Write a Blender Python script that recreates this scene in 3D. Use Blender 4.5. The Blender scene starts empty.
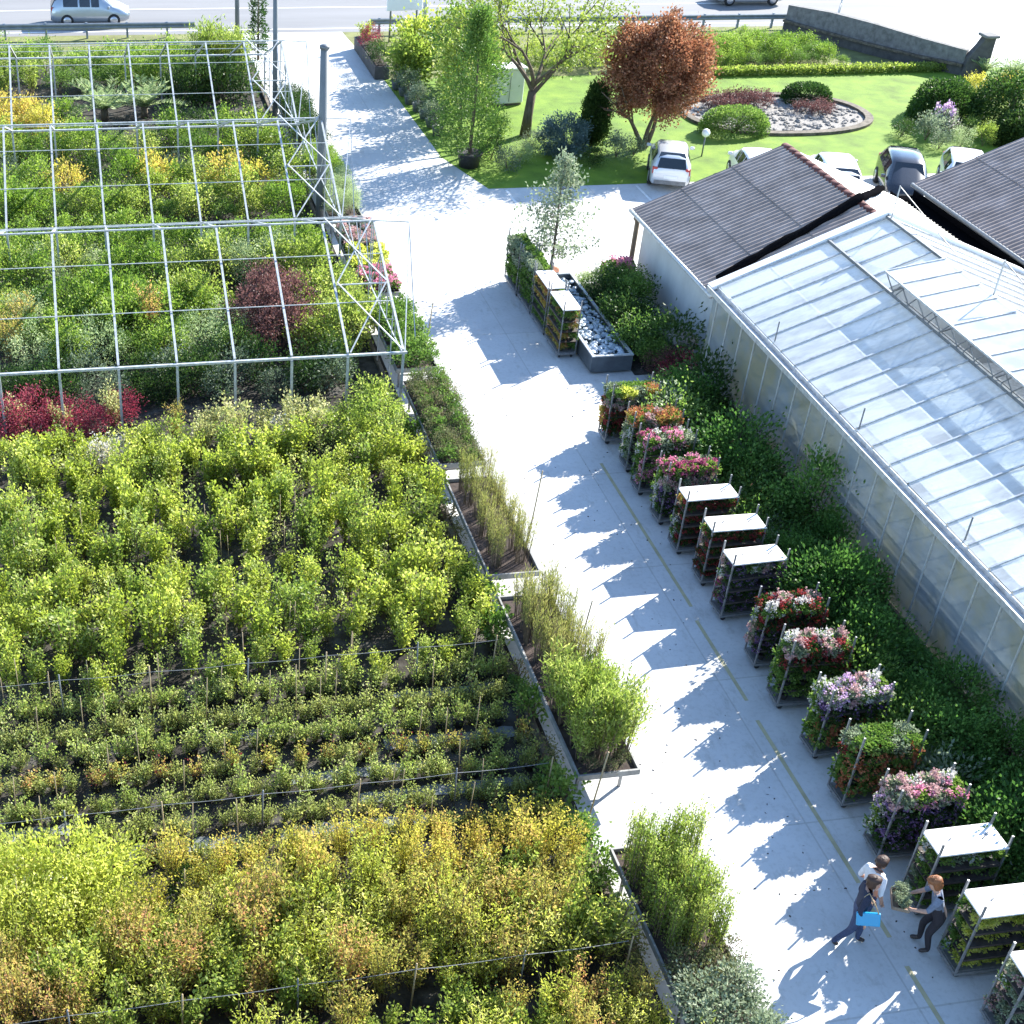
import bpy, bmesh, math, random
import numpy as np
from mathutils import Vector, Matrix
rnd = random.Random(7)
rng = np.random.default_rng(7)
PI = math.pi
scene = bpy.context.scene
COL = scene.collection
R = math.radians

# ---------------------------------------------------------------- helpers
class MB:
    """collects vertices and faces, links them as ONE mesh object"""
    def __init__(s): s.v = []; s.f = []; s.m = []; s.cur = 0; s.sm = []
    def add(s, vs, fs, smooth=False):
        o = len(s.v); s.v += [tuple(p) for p in vs]
        for f in fs: s.f.append([i + o for i in f]); s.m.append(s.cur); s.sm.append(smooth)
        return s
    def box(s, c, d, rz=0, M=None):
        x, y, z = d[0]/2, d[1]/2, d[2]/2
        vs = [Vector((a*x, b*y, e*z)) for e in (-1, 1) for a, b in ((-1,-1),(1,-1),(1,1),(-1,1))]
        if rz: vs = [Matrix.Rotation(rz, 3, 'Z') @ v for v in vs]
        if M: vs = [M @ v for v in vs]
        vs = [v + Vector(c) for v in vs]
        return s.add(vs, [(3,2,1,0),(4,5,6,7),(0,1,5,4),(1,2,6,5),(2,3,7,6),(3,0,4,7)])
    def bbox(s, c, d, b, rz=0):
        """box with chamfered vertical and top edges"""
        x, y, z = d[0]/2, d[1]/2, d[2]
        def ring(hx, hy, zz, c_): return [(-hx+c_,-hy,zz),(hx-c_,-hy,zz),(hx,-hy+c_,zz),(hx,hy-c_,zz),(hx-c_,hy,zz),(-hx+c_,hy,zz),(-hx,hy-c_,zz),(-hx,-hy+c_,zz)]
        rs = [ring(x-b,y-b,-z/2,b), ring(x,y,-z/2+b,b), ring(x,y,z/2-b,b), ring(x-b,y-b,z/2,b)]
        M = Matrix.Rotation(rz, 3, 'Z')
        vs = [M @ Vector(p) + Vector(c) for r_ in rs for p in r_]
        fs = [tuple(range(7,-1,-1)), tuple(range(24,32))]
        for k in range(3):
            for i in range(8): j = (i+1) % 8; fs.append((k*8+i, k*8+j, k*8+8+j, k*8+8+i))
        return s.add(vs, fs)
    def tube(s, pts, r, n=6, cap=True, smooth=True):
        pts = [Vector(p) for p in pts]
        rs = r if isinstance(r, (list, tuple)) else [r]*len(pts)
        vs = []; k = len(pts)
        for i, p in enumerate(pts):
            d = (pts[min(i+1,k-1)] - pts[max(i-1,0)]).normalized()
            a = Vector((0,0,1)) if abs(d.z) < .9 else Vector((1,0,0))
            u = d.cross(a).normalized(); w = d.cross(u)
            for j in range(n):
                t = 2*PI*j/n + PI/n
                vs.append(p + (u*math.cos(t) + w*math.sin(t))*rs[i])
        fs = []
        for i in range(k-1):
            for j in range(n):
                q = (j+1) % n
                fs.append((i*n+j, i*n+q, (i+1)*n+q, (i+1)*n+j))
        if cap: fs += [tuple(range(n-1,-1,-1)), tuple(range((k-1)*n, k*n))]
        return s.add(vs, fs, smooth and n > 4)
    def lathe(s, prof, n=16, c=(0,0,0), smooth=True, axis='Z'):
        vs = []
        for r_, z in prof:
            for j in range(n):
                t = 2*PI*j/n
                p = (r_*math.cos(t), r_*math.sin(t), z)
                if axis == 'Y': p = (p[0], p[2], p[1])
                if axis == 'X': p = (p[2], p[0], p[1])
                vs.append((p[0]+c[0], p[1]+c[1], p[2]+c[2]))
        fs = []
        for i in range(len(prof)-1):
            for j in range(n):
                q = (j+1) % n
                fs.append((i*n+j, i*n+q, (i+1)*n+q, (i+1)*n+j))
        fs += [tuple(range(n-1,-1,-1)), tuple(range((len(prof)-1)*n, len(prof)*n))]
        return s.add(vs, fs, smooth)
    def prism(s, poly, z0, z1):
        n = len(poly)
        vs = [(x,y,z0) for x,y in poly] + [(x,y,z1) for x,y in poly]
        fs = [tuple(range(n-1,-1,-1)), tuple(range(n, 2*n))] + [(i,(i+1)%n,n+(i+1)%n,n+i) for i in range(n)]
        return s.add(vs, fs)
    def loft(s, secs, cap=True, smooth=True):
        n = len(secs[0]); o = [p for q in secs for p in q]; fs = []
        for i in range(len(secs)-1):
            for j in range(n):
                q = (j+1) % n; fs.append((i*n+j, i*n+q, (i+1)*n+q, (i+1)*n+j))
        if cap: fs += [tuple(range(n-1,-1,-1)), tuple(range((len(secs)-1)*n, len(secs)*n))]
        return s.add(o, fs, smooth)
    def mesh(s, name, mats):
        me = bpy.data.meshes.new(name); me.from_pydata(s.v, [], s.f); me.validate()
        if not isinstance(mats, (list, tuple)): mats = [mats]
        for m in mats: me.materials.append(m)
        if len(me.polygons) == len(s.f):
            me.polygons.foreach_set('material_index', s.m); me.polygons.foreach_set('use_smooth', s.sm)
        bm = bmesh.new(); bm.from_mesh(me); bmesh.ops.recalc_face_normals(bm, faces=bm.faces); bm.to_mesh(me); bm.free()
        me.update(); return me
    def build(s, name, mats, parent=None): return put(name, s.mesh(name, mats), parent)

def put(name, me, parent=None, loc=None):
    o = bpy.data.objects.new(name, me); COL.objects.link(o)
    if parent: o.parent = parent
    if loc: o.location = loc
    return o
def tag(o, label=None, cat=None, group=None, kind=None):
    if label: o['label'] = label
    if cat: o['category'] = cat
    if group: o['group'] = group
    if kind: o['kind'] = kind
    return o
def thing(name, label, cat, loc=(0,0,0), rz=0, group=None, sc=1.0):
    o = bpy.data.objects.new(name, None); COL.objects.link(o); o.empty_display_size = .2
    o.location = loc; o.rotation_euler = (0,0,rz); o.scale = (sc,)*3 if not isinstance(sc, tuple) else sc
    return tag(o, label, cat, group)

# ---------------------------------------------------------------- materials
def newmat(name):
    m = bpy.data.materials.new(name); m.use_nodes = True
    nt = m.node_tree; nt.nodes.clear()
    out = nt.nodes.new('ShaderNodeOutputMaterial')
    return m, nt, out
def nd(nt, t, **kw):
    n = nt.nodes.new(t)
    for k, v in kw.items():
        if hasattr(n, k) and k not in n.inputs: setattr(n, k, v)
        else: n.inputs[k].default_value = v
    return n
def ramp(nt, fac, stops):
    r_ = nt.nodes.new('ShaderNodeValToRGB'); e = r_.color_ramp.elements
    while len(e) < len(stops): e.new(.5)
    for i, (p, c) in enumerate(stops):
        e[i].position = p; e[i].color = (*c, 1) if len(c) == 3 else c
    if fac is not None: nt.links.new(fac, r_.inputs[0])
    return r_
def sh(c, k): return tuple(min(1, x*k) for x in c)
def surf(name, col, var=.25, scale=6, rough=.6, metal=0, bump=0, bscale=40, detail=4, col2=None, spec=.4, stretch=None):
    m, nt, out = newmat(name)
    tc = nd(nt, 'ShaderNodeTexCoord'); src = tc.outputs['Object']
    if stretch:
        mp = nd(nt, 'ShaderNodeMapping'); mp.inputs['Scale'].default_value = stretch
        nt.links.new(src, mp.inputs[0]); src = mp.outputs[0]
    no = nd(nt, 'ShaderNodeTexNoise', Scale=scale, Detail=detail, Roughness=.62)
    nt.links.new(src, no.inputs['Vector'])
    c2 = col2 or sh(col, 1+var)
    rp = ramp(nt, no.outputs['Fac'], [(.3, sh(col, 1-var)), (.5, col), (.72, c2)])
    b = nd(nt, 'ShaderNodeBsdfPrincipled', Roughness=rough, Metallic=metal)
    b.inputs['Specular IOR Level'].default_value = spec
    nt.links.new(rp.outputs[0], b.inputs['Base Color'])
    if bump:
        n2 = nd(nt, 'ShaderNodeTexNoise', Scale=bscale, Detail=5); nt.links.new(src, n2.inputs['Vector'])
        bp = nd(nt, 'ShaderNodeBump', Strength=bump, Distance=.02)
        nt.links.new(n2.outputs['Fac'], bp.inputs['Height']); nt.links.new(bp.outputs[0], b.inputs['Normal'])
    nt.links.new(b.outputs[0], out.inputs[0])
    return m
def leafmat(name, c1, c2, c3=None, trans=.38, spec=.25):
    """per-leaf random colour between c1, c2 (and c3), shifted a little per plant"""
    m, nt, out = newmat(name)
    ge = nd(nt, 'ShaderNodeNewGeometry'); oi = nd(nt, 'ShaderNodeObjectInfo')
    ad = nd(nt, 'ShaderNodeMath', operation='MULTIPLY_ADD'); ad.inputs[1].default_value = .34; 
    mu = nd(nt, 'ShaderNodeMath', operation='MULTIPLY'); mu.inputs[1].default_value = .66
    nt.links.new(ge.outputs['Random Per Island'], mu.inputs[0])
    nt.links.new(oi.outputs['Random'], ad.inputs[0]); nt.links.new(mu.outputs[0], ad.inputs[2])
    st = [(0, c1), (.6, c2), (1, c3 or sh(c2, 1.25))]
    rp = ramp(nt, ad.outputs[0], st)
    d = nd(nt, 'ShaderNodeBsdfPrincipled', Roughness=.5); d.inputs['Specular IOR Level'].default_value = spec
    t = nd(nt, 'ShaderNodeBsdfTranslucent')
    hs = nd(nt, 'ShaderNodeHueSaturation', Saturation=1.05, Value=1.4)
    nt.links.new(rp.outputs[0], d.inputs['Base Color']); nt.links.new(rp.outputs[0], hs.inputs['Color']); nt.links.new(hs.outputs[0], t.inputs[0])
    mx = nd(nt, 'ShaderNodeMixShader'); mx.inputs[0].default_value = trans
    nt.links.new(d.outputs[0], mx.inputs[1]); nt.links.new(t.outputs[0], mx.inputs[2]); nt.links.new(mx.outputs[0], out.inputs[0])
    return m
def plain(name, col, rough=.5, metal=0, spec=.5, coat=0):
    m, nt, out = newmat(name)
    b = nd(nt, 'ShaderNodeBsdfPrincipled', Roughness=rough, Metallic=metal); b.inputs['Base Color'].default_value = (*col, 1)
    b.inputs['Specular IOR Level'].default_value = spec; b.inputs['Coat Weight'].default_value = coat
    nt.links.new(b.outputs[0], out.inputs[0]); return m

def concrete_mat():
    m, nt, out = newmat('yard_concrete')
    tc = nd(nt, 'ShaderNodeTexCoord')
    n1 = nd(nt, 'ShaderNodeTexNoise', Scale=.35, Detail=6, Roughness=.65); nt.links.new(tc.outputs['Object'], n1.inputs['Vector'])
    n2 = nd(nt, 'ShaderNodeTexNoise', Scale=9, Detail=6, Roughness=.7); nt.links.new(tc.outputs['Object'], n2.inputs['Vector'])
    r1 = ramp(nt, n1.outputs['Fac'], [(.3, (.47,.47,.455)), (.55, (.55,.55,.535)), (.75, (.60,.60,.585))])
    r2 = ramp(nt, n2.outputs['Fac'], [(.28, (.78,.77,.75)), (.5, (1,1,1)), (.8, (1.0,1.0,1.0))])
    mx = nd(nt, 'ShaderNodeMix', data_type='RGBA', blend_type='MULTIPLY'); mx.inputs[0].default_value = .8
    nt.links.new(r1.outputs[0], mx.inputs[6]); nt.links.new(r2.outputs[0], mx.inputs[7])
    # saw-cut joints of the slab
    br = nd(nt, 'ShaderNodeTexBrick', offset=0.0, squash=1.0, Scale=1.0); br.inputs['Mortar Size'].default_value = .018
    br.inputs['Brick Width'].default_value = 3.4; br.inputs['Row Height'].default_value = 4.1
    br.inputs['Color1'].default_value = (1,1,1,1); br.inputs['Color2'].default_value = (.95,.95,.96,1); br.inputs['Mortar'].default_value = (.8,.79,.77,1)
    mp = nd(nt, 'ShaderNodeMapping'); mp.inputs['Location'].default_value = (1.1, .6, 0); nt.links.new(tc.outputs['Object'], mp.inputs[0]); nt.links.new(mp.outputs[0], br.inputs['Vector'])
    m2 = nd(nt, 'ShaderNodeMix', data_type='RGBA', blend_type='MULTIPLY'); m2.inputs[0].default_value = 1
    nt.links.new(mx.outputs[2], m2.inputs[6]); nt.links.new(br.outputs['Color'], m2.inputs[7])
    # dark drip and tyre stains with a shape of their own
    n3 = nd(nt, 'ShaderNodeTexNoise', Scale=1.6, Detail=7, Roughness=.75)
    mp3 = nd(nt, 'ShaderNodeMapping'); mp3.inputs['Scale'].default_value = (1.6, .5, 1); nt.links.new(tc.outputs['Object'], mp3.inputs[0]); nt.links.new(mp3.outputs[0], n3.inputs['Vector'])
    r3 = ramp(nt, n3.outputs['Fac'], [(.55, (1,1,1)), (.66, (.78,.765,.73)), (.8, (.62,.60,.56))])
    m3 = nd(nt, 'ShaderNodeMix', data_type='RGBA', blend_type='MULTIPLY'); m3.inputs[0].default_value = .8
    nt.links.new(m2.outputs[2], m3.inputs[6]); nt.links.new(r3.outputs[0], m3.inputs[7])
    b = nd(nt, 'ShaderNodeBsdfPrincipled', Roughness=.85); b.inputs['Specular IOR Level'].default_value = .25
    nt.links.new(m3.outputs[2], b.inputs['Base Color'])
    bp = nd(nt, 'ShaderNodeBump', Strength=.25, Distance=.01); nt.links.new(n2.outputs['Fac'], bp.inputs['Height']); nt.links.new(bp.outputs[0], b.inputs['Normal'])
    nt.links.new(b.outputs[0], out.inputs[0]); return m

def glass_mat(name, wash, clear, tint, wscale=1.2, stretch=(1,1,1), glow_tint=None, through=.45):
    """horticultural glass with patchy shade paint: painted = diffuse + translucent, bare = see-through + mirror"""
    m, nt, out = newmat(name)
    tc = nd(nt, 'ShaderNodeTexCoord'); mp = nd(nt, 'ShaderNodeMapping'); mp.inputs['Scale'].default_value = stretch
    nt.links.new(tc.outputs['Object'], mp.inputs[0])
    n1 = nd(nt, 'ShaderNodeTexNoise', Scale=wscale, Detail=6, Roughness=.6); nt.links.new(mp.outputs[0], n1.inputs['Vector'])
    r1 = ramp(nt, n1.outputs['Fac'], [(.36, (clear,)*3), (.62, (wash,)*3)])
    d = nd(nt, 'ShaderNodeBsdfDiffuse'); d.inputs[0].default_value = (*tint, 1)
    t = nd(nt, 'ShaderNodeBsdfTranslucent'); t.inputs[0].default_value = (*tint, 1)
    if glow_tint:   # yellowish glow of sun coming through the wall, painted as noise patches
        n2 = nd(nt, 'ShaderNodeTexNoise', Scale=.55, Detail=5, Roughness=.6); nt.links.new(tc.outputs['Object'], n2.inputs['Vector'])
        r2 = ramp(nt, n2.outputs['Fac'], [(.44, tint), (.62, glow_tint)])
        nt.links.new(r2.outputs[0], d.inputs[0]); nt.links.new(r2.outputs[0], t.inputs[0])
    m1 = nd(nt, 'ShaderNodeMixShader'); m1.inputs[0].default_value = through
    nt.links.new(d.outputs[0], m1.inputs[1]); nt.links.new(t.outputs[0], m1.inputs[2])
    tr = nd(nt, 'ShaderNodeBsdfTransparent'); tr.inputs[0].default_value = (.86,.92,.93,1)
    m2 = nd(nt, 'ShaderNodeMixShader'); nt.links.new(r1.outputs[0], m2.inputs[0])
    nt.links.new(tr.outputs[0], m2.inputs[1]); nt.links.new(m1.outputs[0], m2.inputs[2])
    gl = nd(nt, 'ShaderNodeBsdfGlossy', Roughness=.08); gl.inputs[0].default_value = (1,1,1,1)
    lw = nd(nt, 'ShaderNodeLayerWeight', Blend=.5)      # facing: same from both sides of the pane
    fr = ramp(nt, lw.outputs['Facing'], [(0, (.04,)*3), (.5, (.07,)*3), (.8, (.25,)*3), (1, (.9,)*3)])
    m3 = nd(nt, 'ShaderNodeMixShader'); nt.links.new(fr.outputs[0], m3.inputs[0])
    nt.links.new(m2.outputs[0], m3.inputs[1]); nt.links.new(gl.outputs[0], m3.inputs[2]); nt.links.new(m3.outputs[0], out.inputs[0])
    return m

M = {}
M['concrete'] = concrete_mat()
M['soil'] = surf('field_soil', (.03,.026,.021), .6, 1.6, .95, bump=.8, bscale=14, col2=(.10,.095,.085), detail=8)
M['earth'] = surf('earth', (.12,.12,.06), .4, .2, .95)
M['verge'] = surf('verge_grass', (.15,.16,.055), .35, 1.2, .9, bump=.6, bscale=20, detail=8)
M['lawn'] = surf('lawn_grass', (.115,.205,.012), .38, .9, .85, bump=.9, bscale=30, detail=10, col2=(.18,.27,.018))
M['asphalt'] = surf('worn_asphalt', (.185,.185,.19), .15, .5, .8, stretch=(.15,1,1), detail=8)
M['kerb'] = surf('kerb_concrete', (.12,.10,.075), .6, 5, .85, bump=.4)
M['galv'] = surf('galvanised_steel', (.44,.46,.47), .3, 9, .45, .35, spec=.5)
M['steel_dark'] = surf('grey_steel', (.16,.17,.18), .25, 9, .5, .3)
M['trolley'] = surf('zinc_trolley_steel', (.24,.245,.25), .25, 14, .45, .5)
M['ply'] = surf('pale_plywood', (.72,.70,.67), .08, 5, .6, stretch=(1,6,1))
M['pine'] = surf('weathered_timber', (.22,.17,.125), .25, 5, .8, stretch=(2,10,2))
M['black'] = plain('black_plastic', (.018,.018,.02), .5)
M['pot'] = surf('dark_pot_plastic', (.03,.03,.032), .4, 12, .55)
M['terracotta'] = surf('terracotta_pot', (.28,.12,.07), .25, 14, .8)
M['white'] = plain('white_paint', (.8,.8,.8), .5)
M['bark'] = surf('bark', (.11,.085,.06), .4, 14, .9, bump=.8, bscale=30, stretch=(1,1,.25))
M['stem'] = surf('woody_stem', (.13,.095,.06), .4, 14, .9)
M['cane'] = surf('bamboo_cane', (.34,.26,.15), .25, 9, .7)
M['roof'] = surf('fibre_cement_roof', (.30,.245,.215), .28, 1.4, .85, detail=9, col2=(.40,.335,.30), bump=.2, bscale=25)
M['ridge'] = surf('red_ridge_tile', (.11,.04,.034), .35, 6, .8)
M['sheet'] = surf('pale_sheet_and_sunlit_slope', (.66,.66,.63), .08, 1.5, .5, .1)  # cabinet skin; on the roof slope its paleness paints in the strong sun
M['render'] = surf('white_wall_render', (.52,.53,.53), .14, 1.3, .85, detail=9, stretch=(1,1,.5))
M['polycarb'] = None
M['netting'] = surf('black_netting', (.006,.006,.007), .4, 14, .95, bump=.4, bscale=18, spec=0)
M['gravel'] = surf('pale_gravel', (.24,.225,.205), .45, 16, .9, bump=.9, bscale=30, detail=8)
M['stone'] = surf('grey_stone', (.17,.165,.16), .35, 4, .9, bump=.6, bscale=12)
M['darkstone'] = surf('dark_stone', (.085,.08,.078), .35, 3, .9, bump=.6, bscale=9)
M['mulch'] = surf('bark_mulch', (.05,.036,.03), .5, 6, .95, bump=.9, bscale=22)
M['glassdark'] = plain('car_glass', (.012,.018,.024), .06, 0, .8)
M['rubber'] = plain('tyre_rubber', (.02,.02,.02), .85)
M['alloy'] = plain('wheel_alloy', (.5,.5,.52), .3, .7)
M['redlamp'] = plain('red_lamp_lens', (.35,.02,.02), .2)
M['lampglass'] = plain('clear_lamp_lens', (.75,.75,.72), .15)
M['water'] = plain('trough_water', (.03,.05,.06), .08, 0, .6)
M['yellowpaint'] = surf('worn_yellow_paint', (.42,.38,.23), .2, 3, .8, detail=9)
M['whitepaint'] = surf('worn_white_paint', (.7,.7,.68), .15, 3, .8)

# ---------------------------------------------------------------- foliage generators (all return numpy arrays)
def unit(a): return a / np.maximum(np.linalg.norm(a, axis=1, keepdims=True), 1e-6)
def leaf_mesh(name, P, A, L, W, mat, mats2=None, frac2=0.0, top_only=True):
    """one bent leaf-shaped quad at each point P with axis A; a share frac2 takes the second material"""
    n = len(P); A = unit(A)
    B = unit(np.cross(A, rng.normal(size=(n,3)))); N = np.cross(A, B)
    l = (L*rng.uniform(.65,1.3,n))[:,None]; w = (W*rng.uniform(.7,1.25,n))[:,None]; fo = l*rng.uniform(-.1,.22,n)[:,None]
    V = np.empty((n,4,3)); V[:,0] = P; V[:,1] = P+A*l*.5+B*w*.5+N*fo; V[:,2] = P+A*l; V[:,3] = P+A*l*.5-B*w*.5+N*fo
    me = bpy.data.meshes.new(name); me.vertices.add(n*4); me.vertices.foreach_set('co', V.reshape(-1))
    me.loops.add(n*4); me.loops.foreach_set('vertex_index', np.arange(n*4, dtype=np.int32))
    me.polygons.add(n); me.polygons.foreach_set('loop_start', np.arange(0, n*4, 4, dtype=np.int32))
    try: me.polygons.foreach_set('loop_total', np.full(n, 4, dtype=np.int32))
    except Exception: pass
    me.materials.append(mat)
    if mats2 is not None:
        me.materials.append(mats2); idx = (rng.random(n) < frac2).astype(np.int32)
        me.polygons.foreach_set('material_index', idx)
    me.update(calc_edges=True); me.validate(); return me
def shoots(k, h, spread, base=.06, per=30, t0=.25, jit=.05, up=.6, curve=.5):
    """upright shoots fanning from the base, leaves along their upper part"""
    P = []; A = []; S = []
    for i in range(k):
        a = rng.uniform(0, 2*PI); rr = math.sqrt(rng.uniform(0,1)); d = np.array([math.cos(a), math.sin(a), 0])
        b = d*base*rr; tip = d*spread*rr*rng.uniform(.7,1.1) + np.array([0,0,h*rng.uniform(.68,1.0)])
        mid = b*.5+tip*.5 + np.array([0,0,h*.12*curve]) - d*spread*rr*.18*curve
        T = np.linspace(0,1,7)[:,None]; C = (1-T)**2*b + 2*T*(1-T)*mid + T**2*tip; S.append(C)
        t = rng.uniform(t0,1.0,per)[:,None]; q = (1-t)**2*b + 2*t*(1-t)*mid + t**2*tip
        P.append(q + rng.normal(size=(per,3))*jit)
        o = rng.normal(size=(per,3)); o[:,2] = abs(o[:,2])*.3; A.append(unit(o)*.9 + np.array([0,0,up]) + d*.25)
    return np.vstack(P), np.vstack(A), S
def clumps(rx, ry, rz, cz, ncl, rcl, per, shell=.55, up=.35, flat=1.0, low=-1.0):
    P = []; A = []; C0 = np.array([0,0,cz])
    for i in range(ncl):
        while True:
            v = rng.normal(size=3); v /= np.linalg.norm(v)
            if v[2] >= low: break
        s = rng.uniform(shell,1.0)
        c = v*s*np.array([rx,ry,rz]) + C0
        q = c + rng.normal(size=(per,3))*rcl*rng.uniform(.7,1.2)*np.array([1,1,flat])
        P.append(q); A.append(unit(q-C0)*.8 + rng.normal(size=(per,3))*.55 + np.array([0,0,up]))
    P = np.vstack(P); A = np.vstack(A); k = P[:,2] > .02
    return P[k], A[k]
def stems_mesh(name, S, r=.008, mat=None):
    b = MB()
    for C in S: b.tube([tuple(p) for p in C[::2]], [r*1.4, r*1.1, r*.8, r*.45][:len(C[::2])], 3, cap=False, smooth=False)
    return b.mesh(name, mat or M['stem'])

LM = {}
def LMAT(k, *a, **kw): LM[k] = leafmat(k+'_leaf', *a, **kw)
LMAT('lime', (.17,.235,.035), (.31,.37,.06), (.54,.56,.17), .58, .5)
LMAT('fresh', (.12,.19,.035), (.24,.31,.06), (.46,.49,.16), .56, .5)
LMAT('yellow', (.30,.32,.05), (.47,.42,.09), (.57,.36,.14), .55, .4)
LMAT('bronze', (.22,.27,.05), (.42,.36,.10), (.52,.24,.14), .56, .4)
LMAT('gold', (.27,.33,.045), (.45,.48,.10), (.62,.60,.26), .58, .4)
LMAT('olive', (.15,.19,.055), (.30,.34,.10), (.54,.54,.22), .52, .5)
LMAT('seed', (.15,.215,.05), (.31,.38,.095), (.58,.56,.27), .55, .5)
LMAT('crimson', (.15,.02,.035), (.29,.05,.08), (.40,.14,.15))
LMAT('purple', (.06,.032,.03), (.115,.058,.055), (.24,.12,.11))
LMAT('cream', (.27,.30,.09), (.46,.46,.19), (.6,.55,.34), .45, .4)
LMAT('grey', (.055,.085,.05), (.12,.165,.10), (.26,.31,.22))
LMAT('dark', (.018,.045,.012), (.04,.08,.018), (.08,.13,.03))
LMAT('conif', (.02,.055,.015), (.045,.095,.02), (.08,.15,.03))
LMAT('mid', (.06,.125,.025), (.12,.21,.04), (.28,.38,.10), .42, .4)
LMAT('fern', (.045,.125,.025), (.095,.215,.045), (.20,.34,.10), .42)
LMAT('pale', (.20,.28,.12), (.34,.42,.20), (.50,.55,.34))
LMAT('silver', (.13,.17,.10), (.22,.27,.17), (.38,.42,.30))
LMAT('grass', (.17,.21,.05), (.29,.30,.09), (.38,.34,.14))
LMAT('blue', (.05,.09,.09), (.10,.16,.16), (.2,.26,.26))
LMAT('redtree', (.10,.07,.028), (.26,.105,.06), (.42,.25,.15), .38)
LMAT('spring', (.16,.22,.035), (.27,.33,.06), (.42,.45,.15))
LMAT('heath', (.07,.10,.04), (.15,.17,.07), (.22,.14,.12))
for k, a, b in (('white',(.42,.41,.38),(.6,.58,.55)),('pink',(.45,.12,.22),(.66,.30,.40)),('blush',(.34,.18,.19),(.50,.34,.33)),('magenta',(.24,.03,.09),(.40,.10,.19)),
                ('red',(.15,.02,.025),(.30,.055,.055)),('orange',(.28,.08,.04),(.42,.18,.09)),('violet',(.10,.05,.16),(.24,.16,.30)),('yellowf',(.6,.46,.04),(.7,.58,.12)),('lilac',(.42,.26,.46),(.58,.42,.58))):
    LM['f_'+k] = leafmat(k+'_petal', a, b, sh(b, 1.1), trans=.3)

KIND = {}   # kind -> list of variants, each a list of (part name, mesh)
def register(k, variants): KIND[k] = variants
def shrub_variants(k, n, fn): KIND[k] = [fn(i) for i in range(n)]

def v_shoot(mat, leaf, k, h, spread, per, L, W, t0=.2, jit=.05, base=.07, up=.6, m2=None, f2=0, curve=.5, stem_r=.008, fol='foliage'):
    def f(i):
        P, A, S = shoots(k, h*rnd.uniform(.9,1.1), spread*rnd.uniform(.9,1.1), base, int(per*1.6), t0, jit*1.1, up, curve)
        return [(fol, leaf_mesh(leaf, P, A, L*.74, W*.74, LM[mat], LM[m2] if m2 else None, f2)), ('stem', stems_mesh('shoots', S, stem_r))]
    return f
def v_clump(mat, leaf, r, h, ncl, rcl, per, L, W, m2=None, f2=0, low=-.85, flat=1, cz=None, shell=.55):
    def f(i):
        P, A = clumps(r*rnd.uniform(.9,1.1), r*rnd.uniform(.9,1.1), h*.5, cz or h*.55, ncl, rcl, int(per*1.6), shell, .35, flat, low)
        b = MB()
        for q in range(5):
            a = rnd.uniform(0,2*PI); b.tube([(0,0,0),(r*.25*math.cos(a),r*.25*math.sin(a),h*.35),(r*.6*math.cos(a),r*.6*math.sin(a),h*.7)],[.02,.014,.006],3,False,False)
        return [('foliage', leaf_mesh(leaf, P, A, L*.76, W*.74, LM[mat], LM[m2] if m2 else None, f2)), ('stem', b.mesh('branches', M['stem']))]
    return f
shrub_variants('lime_shrub', 5, v_shoot('lime','lime_leaves', 14, 1.35, .44, 54, .13, .085, .18, .06))
shrub_variants('fresh_shrub', 4, v_shoot('fresh','fresh_leaves', 13, 1.25, .44, 50, .10, .06, .2, .06))
shrub_variants('yellow_shrub', 5, v_shoot('yellow','yellow_leaves', 14, 1.45, .42, 44, .08, .045, .28, .055))
shrub_variants('bronze_shrub', 5, v_shoot('bronze','bronze_leaves', 22, 1.5, .46, 44, .08, .036, .2, .05))
shrub_variants('plume_shrub', 4, v_shoot('gold','gold_leaves', 26, 1.35, .5, 30, .10, .035, .18, .05))
shrub_variants('golden_shrub', 3, v_clump('gold','gold_leaves', .62, 1.15, 26, .15, 44, .09, .055))
shrub_variants('seedling', 6, v_shoot('seed','seedling_leaves', 8, .66, .25, 26, .08, .052, .18, .045, .05))
shrub_variants('olive_plant', 5, v_shoot('olive','olive_leaves', 10, .5, .27, 24, .07, .045, .12, .045, .06))
shrub_variants('ruddy_plant', 3, v_shoot('bronze','ruddy_leaves', 9, .6, .25, 24, .07, .045, .15, .04, .05, m2='f_red', f2=.08))
shrub_variants('crimson_shrub', 4, v_clump('crimson','crimson_leaves', .62, 1.0, 24, .14, 36, .10, .05))
shrub_variants('purple_shrub', 3, v_clump('purple','purple_leaves', .85, 1.7, 32, .17, 44, .11, .07))
shrub_variants('cream_shrub', 4, v_shoot('cream','cream_leaves', 14, 1.3, .45, 36, .11, .065, .2, .06))
shrub_variants('white_shrub', 2, v_clump('cream','white_blossom', .5, .95, 20, .13, 40, .10, .07, 'f_white', .6))
shrub_variants('grey_shrub', 4, v_clump('grey','grey_leaves', .52, .95, 24, .13, 30, .11, .05))
shrub_variants('dark_shrub', 4, v_clump('dark','dark_leaves', .6, 1.0, 26, .15, 34, .11, .06))
LMAT('leafy', (.08,.155,.025), (.165,.26,.04), (.34,.42,.10), .48, .4)
shrub_variants('round_shrub', 5, v_clump('leafy','round_leaves', .72, 1.5, 34, .16, 40, .12, .075))
shrub_variants('sunny_shrub', 5, v_clump('fresh','sunny_leaves', .72, 1.5, 32, .16, 42, .12, .075))
shrub_variants('pale_shrub', 3, v_clump('pale','pale_leaves', .65, 1.25, 30, .14, 60, .08, .045))
shrub_variants('amber_shrub', 3, v_clump('yellow','amber_leaves', .7, 1.45, 30, .15, 40, .12, .07))
shrub_variants('fern_plant', 5, v_clump('fern','fern_leaves', .5, .85, 26, .11, 40, .10, .035, low=-.2))
shrub_variants('mid_shrub', 5, v_clump('mid','mid_leaves', .58, 1.05, 28, .12, 48, .08, .05, low=-.2))
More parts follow.
